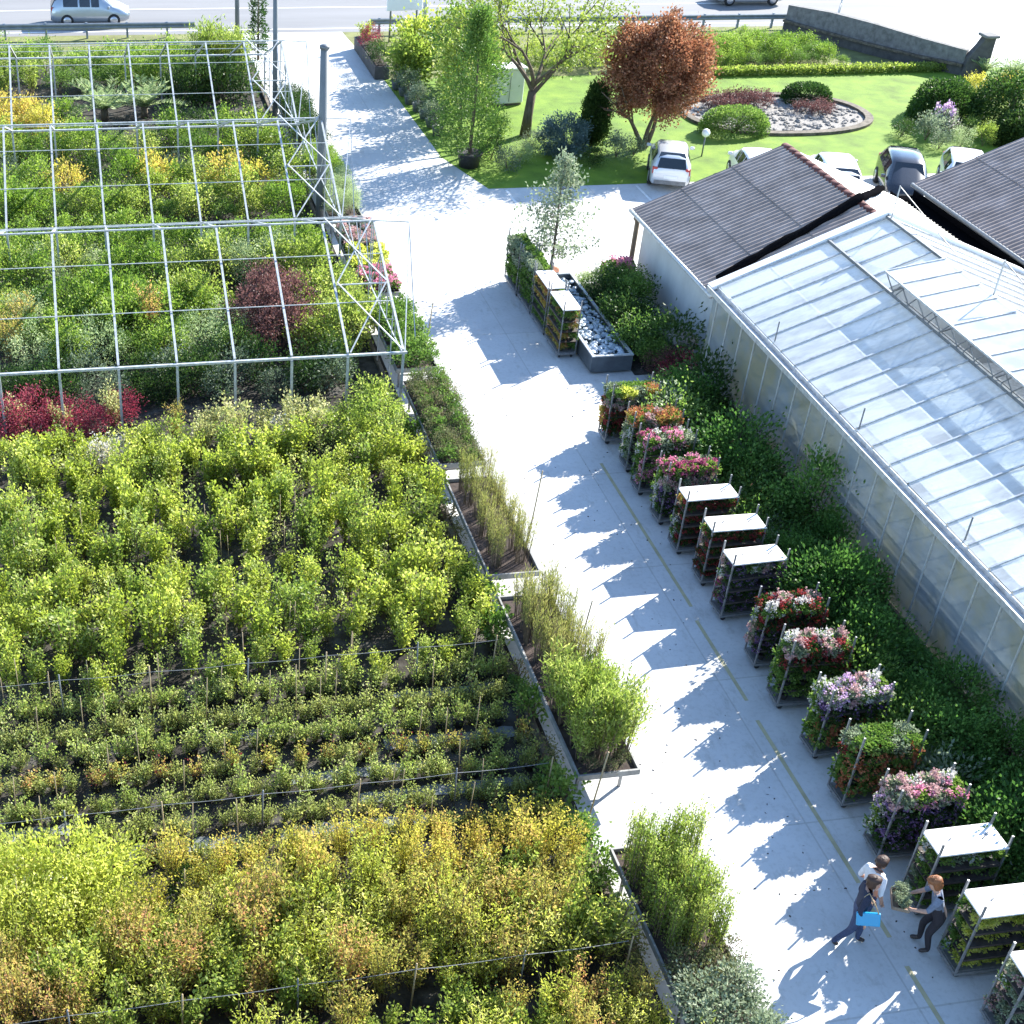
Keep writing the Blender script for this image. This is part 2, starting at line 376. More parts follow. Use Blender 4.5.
shrub_variants('silver_shrub', 3, v_clump('silver','silver_leaves', .45, .8, 20, .12, 34, .11, .06, low=-.2))
shrub_variants('flowering_shrub', 3, v_clump('mid','mottled_leaves', .42, .75, 18, .11, 34, .10, .07, 'f_orange', .07, low=-.2))
shrub_variants('whiteflower_shrub', 3, v_clump('silver','mottled_leaves', .42, .75, 18, .11, 34, .10, .06, 'f_white', .22, low=-.2))
shrub_variants('tall_grass', 5, v_shoot('grass','grass_blades', 34, 1.5, .30, 18, .16, .016, .3, .025, .16, 1.8, stem_r=.005))
shrub_variants('bamboo', 4, v_shoot('fresh','bamboo_leaves', 22, 1.6, .42, 46, .16, .035, .25, .06, .14, .8))
shrub_variants('upright_conifer', 4, v_shoot('fresh','conifer_sprays', 18, 1.55, .24, 60, .09, .03, .06, .04, .16, 1.1))
shrub_variants('heath_plant', 4, v_clump('heath','heath_leaves', .25, .42, 12, .07, 26, .06, .03, low=-.1))
shrub_variants('small_leafy_plant', 4, v_clump('mid','small_leaves', .24, .42, 12, .07, 22, .08, .05, low=-.1))
shrub_variants('box_ball', 2, v_clump('conif','box_leaves', .5, .95, 60, .07, 40, .06, .035, shell=.85))
# flowering pot plants for the trolleys
def v_pot(mat, fl, frac, r=.2, h=.34, L=.075, W=.055):
    def f(i):
        P, A = clumps(r, r*.85, h*.5, .10+h*.45, 16, .05, 30, .4, .4, 1, -.6); P[:,0] = np.clip(P[:,0],-.165,.165); P[:,1] = np.clip(P[:,1],-.14,.14); P[:,2] = np.minimum(P[:,2],.31)
        parts = [('foliage', leaf_mesh('pot_plant_leaves', P, A, L*.8, W*.75, LM[mat]))]
        if fl:
            Q, B = clumps(r*1.05, r*.9, h*.52, .10+h*.46, 20, .03, int(15*frac)+3, .85, .3, 1, -.55); Q[:,0] = np.clip(Q[:,0],-.17,.17); Q[:,1] = np.clip(Q[:,1],-.14,.14)
            parts.append(('blossom', leaf_mesh('pot_plant_petals', Q, B, .042, .040, LM[fl])))
        parts.append(('pot', MB().lathe([(.055,0),(.075,.11),(.08,.115),(.07,.10)], 9).mesh('plant_pot', M['pot']))); return parts
    return f
for k, mat, fl, fr in (('red','dark','f_red',.9),('pink','mid','f_pink',.9),('blush','silver','f_blush',1.1),('white','mid','f_white',.9),('magenta','mid','f_magenta',1.0),
                       ('orange','mid','f_orange',.8),('violet','dark','f_violet',.8),('lilac','silver','f_lilac',.9),('leafy','mid',None,0),('golden','gold',None,0),('mint','silver',None,0),('ruddy','bronze','f_orange',.4)):
    shrub_variants('pot_'+k, 3, v_pot(mat, fl, fr))

PNAME = {'lime_shrub':'leafy_shrub','fresh_shrub':'leafy_shrub','yellow_shrub':'yellow_shrub','bronze_shrub':'bronze_shrub','plume_shrub':'golden_shrub','sunny_shrub':'leafy_shrub','round_shrub':'round_shrub',
         'mid_shrub':'green_shrub','box_ball':'clipped_shrub'}
def plant(kind, x, y, z, label, cat='shrub', group=None, sc=1.0, name=None, pot=None, fixed=None):
    vs = KIND[kind]; v = vs[rnd.randrange(len(vs))]
    nm = name or (('flowering_pot_plant' if len(v) == 3 else 'potted_plant') if kind.startswith('pot_') else PNAME.get(kind, kind))
    t = thing(nm, label, cat, (x,y,z), rnd.uniform(0,2*PI), group, (sc*rnd.uniform(.92,1.08), sc*rnd.uniform(.92,1.08), sc*rnd.uniform(.85,1.15)))
    for pn, me in v: put(pn, me, t)
    if fixed: t.rotation_euler = (0,0,fixed + PI*rnd.randrange(2)); t.scale = (sc, sc, sc*(.76 if sc < 1.03 else 1.0))
    if pot: put('pot', pot, t)
    return t
POT = MB().lathe([(.09,0),(.125,.2),(.13,.215),(.115,.19)], 10).mesh('nursery_pot', M['pot'])

# ---------------------------------------------------------------- setting: ground
def sheet(name, poly, z, mat, kind='structure'):
    b = MB(); b.add([(x,y,z) for x,y in poly], [tuple(range(len(poly)))]); o = b.build(name, mat); tag(o, kind=kind); return o
sheet('ground', [(-400,-300),(500,-300),(500,700),(-400,700)], -.03, M['earth'])
sheet('yard_pavement', [(8.30,-5),(60,-5),(60,48.4),(15.3,48.4),(14.3,52),(14.1,62.5),(13.6,70.9),(8.2,70.9),(8.2,66),(8.30,66)], 0, M['concrete'])
sheet('planting_bed_soil', [(-60,-5),(8.32,-5),(8.32,66),(-60,66)], -.006, M['soil'])
sheet('verge', [(-80,66),(8.2,66),(8.2,70.9),(-80,70.9)], -.004, M['verge'])
sheet('verge', [(13.6,62.6),(42,62.6),(40,70.9),(13.6,70.9)], -.010, M['verge'])
sheet('lawn', [(15.3,48.4),(60,48.4),(60,62.6),(14.1,62.6),(14.3,52)], .004, M['lawn'])
sheet('road', [(-300,70.9),(400,70.9),(400,92),(-300,92)], -.012, M['asphalt'])
sheet('driveway', [(43.2,62.6),(60,62.6),(60,70.9),(40.5,70.9)], .002, M['concrete'])
b = MB()
for x in np.arange(-60,90,.0+150): b.box((x+75, 75.9, -.006), (150,.13,.004))
tag(b.build('road_marking', M['whitepaint']), kind='structure')
b = MB(); b.box((15, 71.6, -.006), (150,.14,.004)); tag(b.build('road_marking', M['whitepaint']), kind='structure')
# worn yellow line along the trolleys, in pieces
b = MB()
for y0, y1 in ((28.6,22.4),(21.9,19.2),(18.6,14.3),(13.9,13.1),(12.5,9.0)): b.box((12.82+.012*(y0-20), (y0+y1)/2, .004), (.085, y0-y1, .003))
tag(b.build('yellow_line', M['yellowpaint']), kind='structure')
b = MB()
for x in (15.95, 18.7, 21.3): b.box((x, 45.9, .004), (.1, 4.6, .003))
tag(b.build('parking_line', M['whitepaint']), kind='structure')
b = MB(); b.bbox((8.11, 30, .05), (.13, 64, .13), .02); tag(b.build('kerb', M['kerb']), kind='structure')
# soil strip of the bed along the glasshouse
sheet('border_soil', [(14.85,4),(17.1,4),(17.1,31.5),(14.85,31.5)], .004, M['soil'])
sheet('border_soil', [(15.6,33.2),(17.4,33.2),(17.4,39.6),(15.6,39.6)], .004, M['soil'])

P = np.stack([rng.uniform(9.6,13.4,190), rng.uniform(9,33,190), np.full(190,.006)],1); A = rng.normal(size=(190,3)); A[:,2] *= .08
tag(put('fallen_leaves', leaf_mesh('fallen_leaves', P, A, .055, .035, M['mulch'])), 'dry leaves and crumbs of soil scattered over the path', 'litter', kind='stuff')
# ---------------------------------------------------------------- open glasshouse skeleton over the nursery
gf = thing('greenhouse_frame', 'bare galvanised glasshouse frame without glass standing over the shrubs', 'greenhouse frame', (0,0,0))
XS = [-1.1+1.53*k for k in range(-4,7)]
GUT = [(31.7,2.0),(41.2,2.0),(50.6,2.0),(60.0,2.0)]; RID = [(36.2,3.95),(45.4,3.95),(55.0,3.95)]
for gy, gz in GUT:
    b = MB(); b.box(((XS[0]+XS[-1])/2, gy, gz), (XS[-1]-XS[0]+.2, .07, .06)); b.build('gutter', M['galv'], gf)
    for x in XS: MB().box((x, gy, gz/2-.03), (.065,.065,gz-.06)).build('post', M['galv'], gf)
for i, (ry, rz) in enumerate(RID):
    MB().box(((XS[0]+XS[-1])/2, ry, rz), (XS[-1]-XS[0]+.3, .042, .042)).build('ridge_pipe', M['galv'], gf)
    for j, x in enumerate(XS):
        for gy, gz in (GUT[i], GUT[i+1]):
            s = 1 if gy > ry else -1
            MB().tube([(x,ry+s*.03,rz-.04),(x,gy-s*.05,gz+.05)], .042, 4).build('rafter', M['galv'], gf)
        if j % 2 == 0 or j == len(XS)-1:
            MB().tube([(x,ry,rz-.06),(x,GUT[i][0]+1.6,GUT[i][1]+.55)], .018, 4).build('tie_rod', M['galv'], gf)
            MB().tube([(x,ry,rz-.06),(x,GUT[i+1][0]-1.6,GUT[i+1][1]+.55)], .018, 4).build('tie_rod', M['galv'], gf)
    for t in (.36,.72):
        for gy, gz in (GUT[i], GUT[i+1]):
            y = gy+(ry-gy)*t; z = gz+(rz-gz)*t + .075
            MB().tube([(XS[0],y,z),(XS[-1],y,z)], .014, 4).build('purlin', M['galv'], gf)
    # wind bracing in the end bay
    x0, x1 = XS[-2], XS[-1]; gy, gz = GUT[i]; ym, zm = (gy+ry)/2, (gz+rz)/2
    for (ya,za,yb,zb) in ((gy,gz,ym,zm),(ym,zm,ry,rz)):
        MB().tube([(x0+.06,ya,za+.09),(x1-.06,yb,zb+.09)], .022, 4).build('brace', M['galv'], gf)
        MB().tube([(x1-.06,ya,za+.13),(x0+.06,yb,zb+.13)], .022, 4).build('brace', M['galv'], gf)
    MB().tube([(x0+.06,ym,zm+.05),(x1-.06,ym,zm+.05)], .022, 4).build('brace', M['galv'], gf)
    for yy in np.linspace(GUT[i][0]+1.5, GUT[i+1][0]-1.5, 5):
        zz = GUT[i][1]+(rz-GUT[i][1])*(1-abs(yy-ry)/(ry-GUT[i][0]))
        MB().tube([(x1,yy,0),(x1,yy,zz-.06)], .022, 4).build('gable_post', M['galv'], gf)
    for q in range(4):      # lattice of the gable on the path side
        ya = GUT[i][0]+(ry-GUT[i][0])*q/4; yb = GUT[i][0]+(ry-GUT[i][0])*(q+1)/4; za = GUT[i][1]+(rz-GUT[i][1])*q/4; zb = GUT[i][1]+(rz-GUT[i][1])*(q+1)/4
        MB().tube([(x1,ya,za-.05),(x1,yb,GUT[i][1]-.1)], .018, 4).build('lattice_bar', M['galv'], gf)
        MB().tube([(x1,yb,GUT[i][1]-.1),(x1,yb,zb-.05)], .018, 4).build('lattice_bar', M['galv'], gf)
        ya = GUT[i+1][0]+(ry-GUT[i+1][0])*q/4; yb = GUT[i+1][0]+(ry-GUT[i+1][0])*(q+1)/4
        MB().tube([(x1,ya,za-.05),(x1,yb,GUT[i][1]-.1)], .018, 4).build('lattice_bar', M['galv'], gf)
    MB().tube([(x1,GUT[i][0],GUT[i][1]-.1),(x1,GUT[i+1][0],GUT[i][1]-.1)], .022, 4).build('tie_beam', M['galv'], gf)
    MB().tube([(x1+.02,ry,rz),(x1+1.0,ry-.2,rz)], .022, 4).build('overhang', M['galv'], gf)
    MB().tube([(x1+1.0,ry-.2,rz),(x1+.04,gy,gz)], .022, 4).build('brace', M['galv'], gf)
    MB().tube([(x1+1.0,ry-.2,rz),(x1+.9,gy+2.2,1.1)], .018, 4).build('brace', M['galv'], gf)

# tall poles
def pole(x, y, h, r, label, mat):
    t = thing('pole', label, 'pole', (x,y,0))
    MB().tube([(0,0,0),(0,0,h)], [r*1.1,r], 12).build('shaft', mat, t)
    MB().lathe([(r*1.25,h),(r*1.25,h+.1),(r*.5,h+.14)], 12).build('cap', M['steel_dark'], t)
M['polegrey'] = surf('grey_pole', (.15,.165,.175), .2, 4, .6, stretch=(1,1,.2))
pole(8.14, 45.4, 6.3, .14, 'thick grey pole with a cap rising beside the frame at the path edge', M['polegrey'])
pole(8.02, 56.3, 6.5, .10, 'slim tall grey pole behind the far corner of the frame', M['polegrey'])
pole(7.9, 68.9, 4.5, .11, 'grey pole on the verge beside the road', M['polegrey'])
pole(17.3, 68.2, 3.6, .10, 'pale greenish post among the far green bushes', M['galv'])

# ---------------------------------------------------------------- right-hand buildings
def corr(b, x0, z0, x1, z1, y0, y1, period=.19, amp=.028, per=6, lift=0):
    """corrugated sheet sloping from (x0,z0) to (x1,z1), corrugations running down the slope"""
    n = int((y1-y0)/period)*per; N = Vector((z0-z1,0,x1-x0)).normalized()
    if N.z < 0: N = -N
    rows = []
    for (x,z) in ((x0,z0),(x1,z1)):
        rows.append([Vector((x,y0+(y1-y0)*i/n,z)) + N*(amp*math.sin(2*PI*i/per)+lift) for i in range(n+1)])
    vs = rows[0]+rows[1]; m = n+1
    b.add(vs, [(i,i+1,m+i+1,m+i) for i in range(n)], True)
def tiled_house(xe, xr, xw, ze, zr, y0, y1, label, right_mat):
    h = thing('workshop_building', label, 'building', (0,0,0))
    b = MB(); wl, wr = xe+.4, xw-.3
    b.add([(wl,y0+.25,0),(wl,y1-.25,0),(wl,y1-.25,ze),(wl,y0+.25,ze)], [(0,1,2,3)])
    b.add([(wr,y0+.25,0),(wr,y1-.25,0),(wr,y1-.25,ze),(wr,y0+.25,ze)], [(3,2,1,0)])
    for y in (y0+.25,y1-.25):
        b.add([(wl,y,0),(wr,y,0),(wr,y,ze+.05),(xr,y,zr-.1),(wl,y,ze+.05)], [(0,1,2,3,4)])
    b.build('wall', M['render'], h)
    # three overlapping courses of sheet on the near slope
    b = MB(); k = 3
    for i in range(k):
        f0, f1 = i/k - (.015 if i else 0), (i+1)/k
        corr(b, xe+(xr-xe)*f0, ze+(zr-ze)*f0, xe+(xr-xe)*f1, ze+(zr-ze)*f1, y0, y1, lift=.03*(i==0)+.015*(i==1)+.035*(k-1-i)*.0+.04*i)
    b.build('corrugated_roof', M['roof'], h)
    b = MB(); corr(b, xr, zr, xw, ze-.1, y0, y1, lift=.03, amp=.012); b.build('far_roof_slope', right_mat, h)
    b = MB()
    nt_ = int((y1-y0)/.4)
    for i in range(nt_):
        y = y0+(y1-y0)*i/nt_; ln = (y1-y0)/nt_*1.06
        prof = [(.0,.0)]
        ring = lambda yy, r_: [(xr+r_*1.5*math.cos(a), yy, zr+.03+r_*math.sin(a)) for a in np.linspace(-.25,PI+.25,8)]
        b.loft([ring(y,.10), ring(y+ln,.088)], True)
    b.build('ridge_tiles', M['ridge'], h)
    b = MB(); b.tube([(xe-.05,y0,ze-.03),(xe-.05,y1,ze-.03)], .07, 8); b.build('gutter', M['galv'] if xe < 20 else M['steel_dark'], h)
    b = MB(); b.box((xe+.12,(y0+y1)/2,ze-.06), (.1,y1-y0,.14)); b.build('eaves_board', M['pine'], h)
    return h
h1 = tiled_house(17.55, 22.5, 27.4, 2.52, 4.5, 33.15, 39.75, 'low building with grey brown corrugated roof and red ridge behind the stone trough', M['sheet'])  # far slope coloured pale to stand for sun glare on brown roofing
MB().tube([(17.62,39.3,2.45),(17.62,39.5,2.3),(17.75,39.62,2.1),(17.75,39.62,0)], .085, 8).build('downpipe', M['pine'], h1)
h2 = tiled_house(28.0, 34.5, 41, 2.8, 5.4, 27.5, 40.4, 'second building with brown corrugated roof at the right edge', M['roof'])
t = thing('valley_gutter', 'dark gutter trough lying between the two corrugated roofs', 'gutter', (27.72,0,0))
b = MB(); b.box((0,34,2.32), (.9,13,.04)); b.box((-.45,34,2.42), (.03,13,.22)); b.box((.45,34,2.42), (.03,13,.22)); b.build('channel', M['netting'], t)
b = MB()
for y in (30,34,38): b.box((0,y,1.13),(.1,.1,2.26))
b.build('support', M['steel_dark'], t)
# rolled black netting lying across the roof
nr = [(17.9,33.72,2.72),(19.56,34.09,3.40),(20.91,34.38,3.94),(22.45,34.75,4.62),(23.4,35.9,4.21),(24.87,37.74,3.58),(26.3,39.5,2.98)]
pts = []
for i in range(len(nr)-1):
    for k in range(5):
        f = k/5; p = Vector(nr[i]).lerp(Vector(nr[i+1]), f); pts.append(p + Vector((0,rnd.uniform(-.02,.02),rnd.uniform(0,.02)+.07)))
b = MB(); b.tube(pts, [.12+rnd.uniform(-.02,.02) for _ in pts], 9)
tag(b.build('rolled_netting', M['netting']), 'thick black roll of shade netting lying across the corrugated roof', 'netting')

M['ribgrey'] = surf('pale_aluminium_rib', (.5,.51,.51), .15, 6, .5, .3)
# glasshouse
gh = thing('glasshouse', 'glazed greenhouse with pale whitewashed roof and open ridge vent', 'greenhouse', (0,0,0))
GX, GZ, RX, RZ, GY0, GY1 = 17.25, 3.0, 22.0, 5.0, 4.0, 32.5
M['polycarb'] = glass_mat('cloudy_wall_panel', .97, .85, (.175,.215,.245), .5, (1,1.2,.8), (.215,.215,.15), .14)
M['roofglass'] = glass_mat('washed_roof_glass', .93, .55, (.80,.83,.84), 1.5, (.6,1.6,1))
M['ventglass'] = glass_mat('vent_glass', .8, .6, (.82,.84,.85), 1.5)
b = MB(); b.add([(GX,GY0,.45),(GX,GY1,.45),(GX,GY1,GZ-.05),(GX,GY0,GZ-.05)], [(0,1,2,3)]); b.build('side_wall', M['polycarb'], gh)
b = MB(); b.box((GX,(GY0+GY1)/2,.22), (.16,GY1-GY0,.45)); b.build('plinth', M['kerb'], gh)
y = GY0+.3
while y < GY1:
    MB().box((GX-.025,y,(GZ+.4)/2), (.03,.032,GZ-.5)).build('wall_rib', M['ribgrey'], gh); y += .82
b = MB(); b.box((GX-.09,(GY0+GY1)/2,GZ), (.26,GY1-GY0+.2,.05)); b.box((GX-.21,(GY0+GY1)/2,GZ+.075), (.03,GY1-GY0+.2,.11)); b.box((GX+.04,(GY0+GY1)/2,GZ+.08), (.03,GY1-GY0+.2,.12)); b.build('gutter', M['galv'], gh)
def on(x): return GZ+.12+(RZ-GZ-.12)*(x-GX)/(RX-GX)
def slope_quad(b, xa, xb, y0, y1, dz=0): b.add([(xa,y0,on(xa)+dz),(xb,y0,on(xb)+dz),(xb,y1,on(xb)+dz),(xa,y1,on(xa)+dz)], [(0,1,2,3)])
VX = 20.35
ys = list(np.arange(GY1-.05, GY0, -.79))
b = MB()
for i in range(len(ys)-1):
    for xa, xb, dz in ((GX+.06,18.75,.012),(18.72,VX,.0)): slope_quad(b, xa, xb, ys[i+1]+.02, ys[i]-.02, dz)
for i in range(4): slope_quad(b, VX+.01, RX-.03, ys[i+1]+.02, ys[i]-.02)
b.build('roof_glass', M['roofglass'], gh)
for i, yy in enumerate(ys):
    xe_ = RX-.04 if i < 5 else VX
    MB().tube([(GX+.08,yy,on(GX+.08)+.03),(xe_,yy,on(xe_)+.03)], .028, 4).build('glazing_bar', M['galv'], gh)
MB().tube([(18.74,GY0,on(18.74)-.05),(18.74,GY1-.1,on(18.74)-.05)], .03, 4).build('purlin', M['steel_dark'], gh)
MB().box((VX,(GY0+GY1)/2,on(VX)+.05), (.07,GY1-GY0-.1,.08)).build('vent_sill', M['steel_dark'], gh)
MB().box((RX,(GY0+GY1)/2,RZ+.04), (.14,GY1-GY0,.07)).build('ridge_cap', M['steel_dark'], gh)
# far slope: whitewashed
RW = 27.0
b = MB(); b.add([(RX+.03,GY0,RZ-.02),(RW,GY0,GZ),(RW,GY1,GZ),(RX+.03,GY1,RZ-.02)], [(0,1,2,3)]); b.build('far_roof_glass', M['ventglass'], gh)
for i, yy in enumerate(ys): MB().tube([(RX+.06,yy,RZ),(RW,yy,GZ+.03)], .022, 4).build('glazing_bar', M['galv'], gh)
b = MB(); b.box((RW+.1,(GY0+GY1)/2,GZ-.02), (.24,GY1-GY0,.1)); b.build('gutter', M['galv'], gh)
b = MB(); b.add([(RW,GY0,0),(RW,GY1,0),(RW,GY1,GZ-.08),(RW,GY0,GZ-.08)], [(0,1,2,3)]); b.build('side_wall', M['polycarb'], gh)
# gable at the far end
b = MB(); b.add([(GX+.02,GY1+.02,0),(RW-.02,GY1+.02,0),(RW-.02,GY1+.02,GZ),(RX,GY1+.02,RZ+.02),(GX+.02,GY1+.02,GZ+.1)], [(0,1,2,3,4)]); b.build('gable_wall', M['ventglass'], gh)
b = MB()
for (xa,za,xb,zb) in ((GX-.12,GZ+.08,RX,RZ+.13),(RX,RZ+.13,RW,GZ+.1)):
    d = Vector((xb-xa,0,zb-za)); n_ = Vector((-d.z,0,d.x)).normalized()*.12
    b.loft([[Vector((x,GY1-.02,z))-n_*.6, Vector((x,GY1-.02,z))+n_*.3, Vector((x,GY1+.26,z))+n_*.3, Vector((x,GY1+.26,z))-n_*.6] for x,z in ((xa,za),(xb,zb))], True, False)
b.build('gable_trim', M['white'], gh)
# open ridge vent: flap hinged at the ridge
vf = MB(); ex, ez = 20.28, 4.84
vy = [29.4]; 
while vy[-1] > GY0+1: vy.append(vy[-1]-.79)
for i in range(len(vy)-1): vf.add([(ex,vy[i+1]+.02,ez),(RX-.08,vy[i+1]+.02,RZ+.11),(RX-.08,vy[i]-.02,RZ+.11),(ex,vy[i]-.02,ez)], [(0,1,2,3)])
vf = vf.build('vent_flap', M['ventglass'], gh)
b = MB(); b.tube([(ex,vy[0],ez),(ex,vy[-1],ez)], .035, 4)
for yy in vy: b.tube([(ex,yy,ez+.015),(RX-.08,yy,RZ+.125)], .022, 4)
b.build('vent_frame', M['galv'], vf)
for yy in vy[1::2]: MB().tube([(VX+.02,yy+.2,on(VX)+.1),(ex+.05,yy-.15,ez-.03)], .018, 4).build('vent_arm', M['steel_dark'], gh)
b = MB()
for yy in vy[::3]: b.tube([(VX+.1,yy,on(VX)-.15),(RX-.1,yy,RZ-.35)], .03, 4)
b.tube([(20.9,GY0,4.0),(20.9,29.6,4.0)], .03, 4); b.tube([(21.3,GY0,3.8),(21.3,29.6,3.8)], .04, 4); b.build('vent_drive', M['steel_dark'], gh)
b = MB(); yy = 29.35; q = 0
while yy > GY0+.5:      # zigzag rack bars in the open gap
    za, zb = (on(VX)+.1, ez-.03) if q % 2 else (ez-.03, on(VX)+.1)
    xa, xb = (VX+.02, ex+.02) if q % 2 else (ex+.02, VX+.02)
    b.tube([(xa,yy,za),(xb,yy-.38,zb)], .016, 4); yy -= .38; q += 1
b.build('vent_rack', M['steel_dark'], gh)
# roof clips and sprinkler rods on gutter and ridge
for yy in (29.0,24.5,20.0,15.5): MB().tube([(GX+.12,yy,GZ+.1),(GX+.12,yy,GZ+.75)], .018, 4).build('roof_rod', M['steel_dark'], gh)
for yy in (32.3,27.3,23.2):
    MB().tube([(RX,yy,RZ+.08),(RX,yy,RZ+1.0)], .02, 4).build('roof_rod', M['galv'], gh)
    MB().tube([(RX,yy,RZ+.98),(RX+.9,yy-1.9,RZ-.2)], .014, 4).build('stay_wire', M['steel_dark'], gh)
# inside benches, seen dimly through the glass
for x in (18.9, 20.9, 23.5, 25.4):
    t = thing('growing_bench', 'long growing bench inside the glasshouse, dim behind the roof glass', 'bench', (x,18.3,0), 0, 'benches inside the glasshouse')
    b = MB(); b.box((0,0,.75),(1.3,26,.08)); b.build('bench_top', M['galv'], t)
    for yy in range(-12,13,4): MB().box((0,yy,.35),(1.0,.06,.7)).build('leg', M['galv'], t)

# ---------------------------------------------------------------- trolleys
M['shelfwood'] = surf('dark_shelf_board', (.055,.045,.04), .4, 8, .8)
def trolley(x, y, label, group, top, shelves, rz=0, H=1.9):
    """x,y: near left corner of the base; long side 1.33 across, short side .57"""
    Lx, Ly = 1.33, .57
    t = thing('plant_trolley', label, 'trolley', (x,y,0), rz, group)
    b = MB(); z = .17
    for px, py, dx, dy in ((Lx/2,.02,Lx,.04),(Lx/2,Ly-.02,Lx,.04),(.02,Ly/2,.04,Ly-.08),(Lx-.02,Ly/2,.04,Ly-.08)): b.box((px,py,z),(dx,dy,.06))
    b.box((Lx/2,Ly/2,z+.04),(Lx-.06,Ly-.06,.015)); b.build('base_frame', M['trolley'], t)
    for px in (.12,Lx-.12):
        for py in (.09,Ly-.09):
            w = MB(); w.lathe([(.03,-.018),(.062,-.018),(.066,0),(.062,.018),(.03,.018)], 12, (px,py,.067), axis='Y'); w.box((px,py,.115),(.05,.06,.05)); w.build('castor', M['black'], t)
    for px in (.02,Lx-.02):
        for py in (.02,Ly-.02): MB().box((px,py,.2+(H-.2)/2),(.032,.032,H-.2)).build('post', M['trolley'], t)
    for zz in shelves[1:]:
        b = MB(); b.box((Lx/2,Ly/2,zz),(Lx-.075,Ly-.01,.018)); b.box((Lx/2,.0,zz-.01),(Lx-.08,.016,.045)); b.box((Lx/2,Ly,zz-.01),(Lx-.08,.016,.045)); b.build('shelf', M['shelfwood'], t)
    if top:
        s = MB(); s.bbox((Lx/2,Ly/2,top),(Lx-.02,Ly+.02,.035),.006); s = s.build('top_shelf', M['ply'], t); s['label'] = 'white plywood top shelf'
        for px, py in ((.35,.3),(.95,.25),(1.05,.32)):
            MB().tube([(px,py,top+.02),(px+.07,py+.03,top+.045)], .012, 4).build('hook', M['steel_dark'], s)
    return t
SHELF = ['bottom', 'second', 'third', 'top']
def load(x, y, which, tiers, rz=0, k_=1.0):
    """tiers: list of (z, list of kinds, tier name); eight pots a tier"""
    ca, sa = math.cos(rz), math.sin(rz)
    for z, kinds, tn in tiers:
        for i in range(4):
            for j in range(2):
                k = kinds[(i*2+j) % len(kinds)] if len(kinds) < 5 else kinds[i*2+j]
                lx = .175+i*.327+rnd.uniform(-.015,.015); ly = .145+j*.28+rnd.uniform(-.01,.01)
                c = COLW[k]
                plant('pot_'+k, x+ca*lx-sa*ly, y+sa*lx+ca*ly, z, f'{c}, {tn} shelf of the {which}', 'pot plant', f'{c}s, {tn} shelf of the {which}', rnd.uniform(1.0,1.1)*k_, fixed=rz+1e-4)
COLW = {'red':'red flowering plant','pink':'pink flowering plant','blush':'pale pink flowering plant','white':'white flowering plant','magenta':'magenta flowering plant','orange':'orange flowering plant',
        'violet':'purple flowering plant','lilac':'lilac flowering plant','leafy':'green leafy plant','golden':'yellow green plant','mint':'grey green plant','ruddy':'bronze and orange plant'}
S3 = (.22, .56, .90, 1.24); S4 = (.22,.55,.88,1.21)
TR = [ # y of near corner, has white top, description, tiers
 (29.45,0,'farthest trolley in the long line, topped with mixed green leaves',[['red','ruddy'],['blush','red'],['leafy','mint','golden','leafy','mint','leafy','ruddy','leafy']]),
 (28.0,0,'trolley topped with orange pink blooms next to the farthest one',[['mint','white'],['white','mint'],['orange','ruddy','blush']]),
 (26.9,0,'trolley with bright pink and whitish blooms behind the magenta one',[['pink','leafy'],['leafy','white'],['pink','magenta','mint','white']]),
 (25.55,0,'trolley topped with magenta blooms just beyond the white shelved ones',[['violet','white'],['blush','leafy'],['magenta','pink','magenta','mint']]),
 (24.3,1.62,'white topped trolley of red flowers next to the magenta trolley',[['red','white'],['red'],['red','ruddy']]),
 (23.03,1.62,'middle of the three red and purple white topped trolleys',[['red'],['red','blush'],['red','orange']]),
 (21.75,1.62,'white topped trolley of purple flowers next to the red and white topped one',[['violet','magenta'],['violet','white'],['violet','blush','white']]),
 (20.07,0,'trolley topped with bright red and white blooms',[['violet','blush'],['red','white'],['white','red','red','blush']]),
 (18.8,0,'trolley topped by mixed white and dull red blooms over dark shelves',[['leafy'],['red','leafy'],['blush','white','red','blush']]),
 (17.3,0,'trolley topped with white and lilac blooms over a violet tier',[['orange','leafy'],['violet','white'],['lilac','white','blush']]),
 (15.98,0,'trolley topped with plain green leaves over orange blooms',[['orange','leafy'],['orange','red'],['leafy','mint','leafy']]),
 (14.66,0,'trolley crowned by the big pale pink blooms beside the walking people',[['violet','white'],['violet','lilac'],['blush','blush','pink','white']]),
 (13.4,1.62,'white topped trolley of green plants that the leaning person reaches into',[['leafy','mint'],['leafy','white'],['leafy','white','mint']]),
 (12.1,1.62,'white topped trolley of yellow green plants behind the leaning person',[['golden','leafy'],['golden','leafy'],['golden','leafy']]),
 (10.85,1.62,'nearest white topped trolley with grey green and pale pink plants',[['mint','blush'],['mint','white'],['blush','mint']])]
SHORT = ['farthest trolley of the long line', 'trolley topped with orange pink blooms', 'trolley topped with bright pink blooms', 'trolley topped with magenta blooms', 'farthest white topped trolley of the long line', 'middle red flowered white topped trolley', 'white topped trolley of purple flowers', 'trolley topped with bright red and white blooms', 'dull red and white topped trolley', 'trolley topped with white and lilac blooms', 'trolley topped with plain green leaves', 'trolley crowned by big pale pink blooms', 'white topped trolley the leaning person reaches into', 'white topped trolley of yellow green plants', 'nearest white topped trolley']
for (y, top, lab, tiers), which in zip(TR, SHORT):
    x = 13.33+rnd.uniform(-.04,.06); sh_ = S4 if top else S3
    tz = rnd.uniform(-.05,.05)
    trolley(x, y, lab, 'plant trolleys lined up along the path', top, sh_, tz)
    load(x, y, which, [(sh_[i]+.02, tiers[max(0,i-1)] if i else tiers[0], SHELF[i]) for i in range(4)], tz, .93 if top else 1.08)
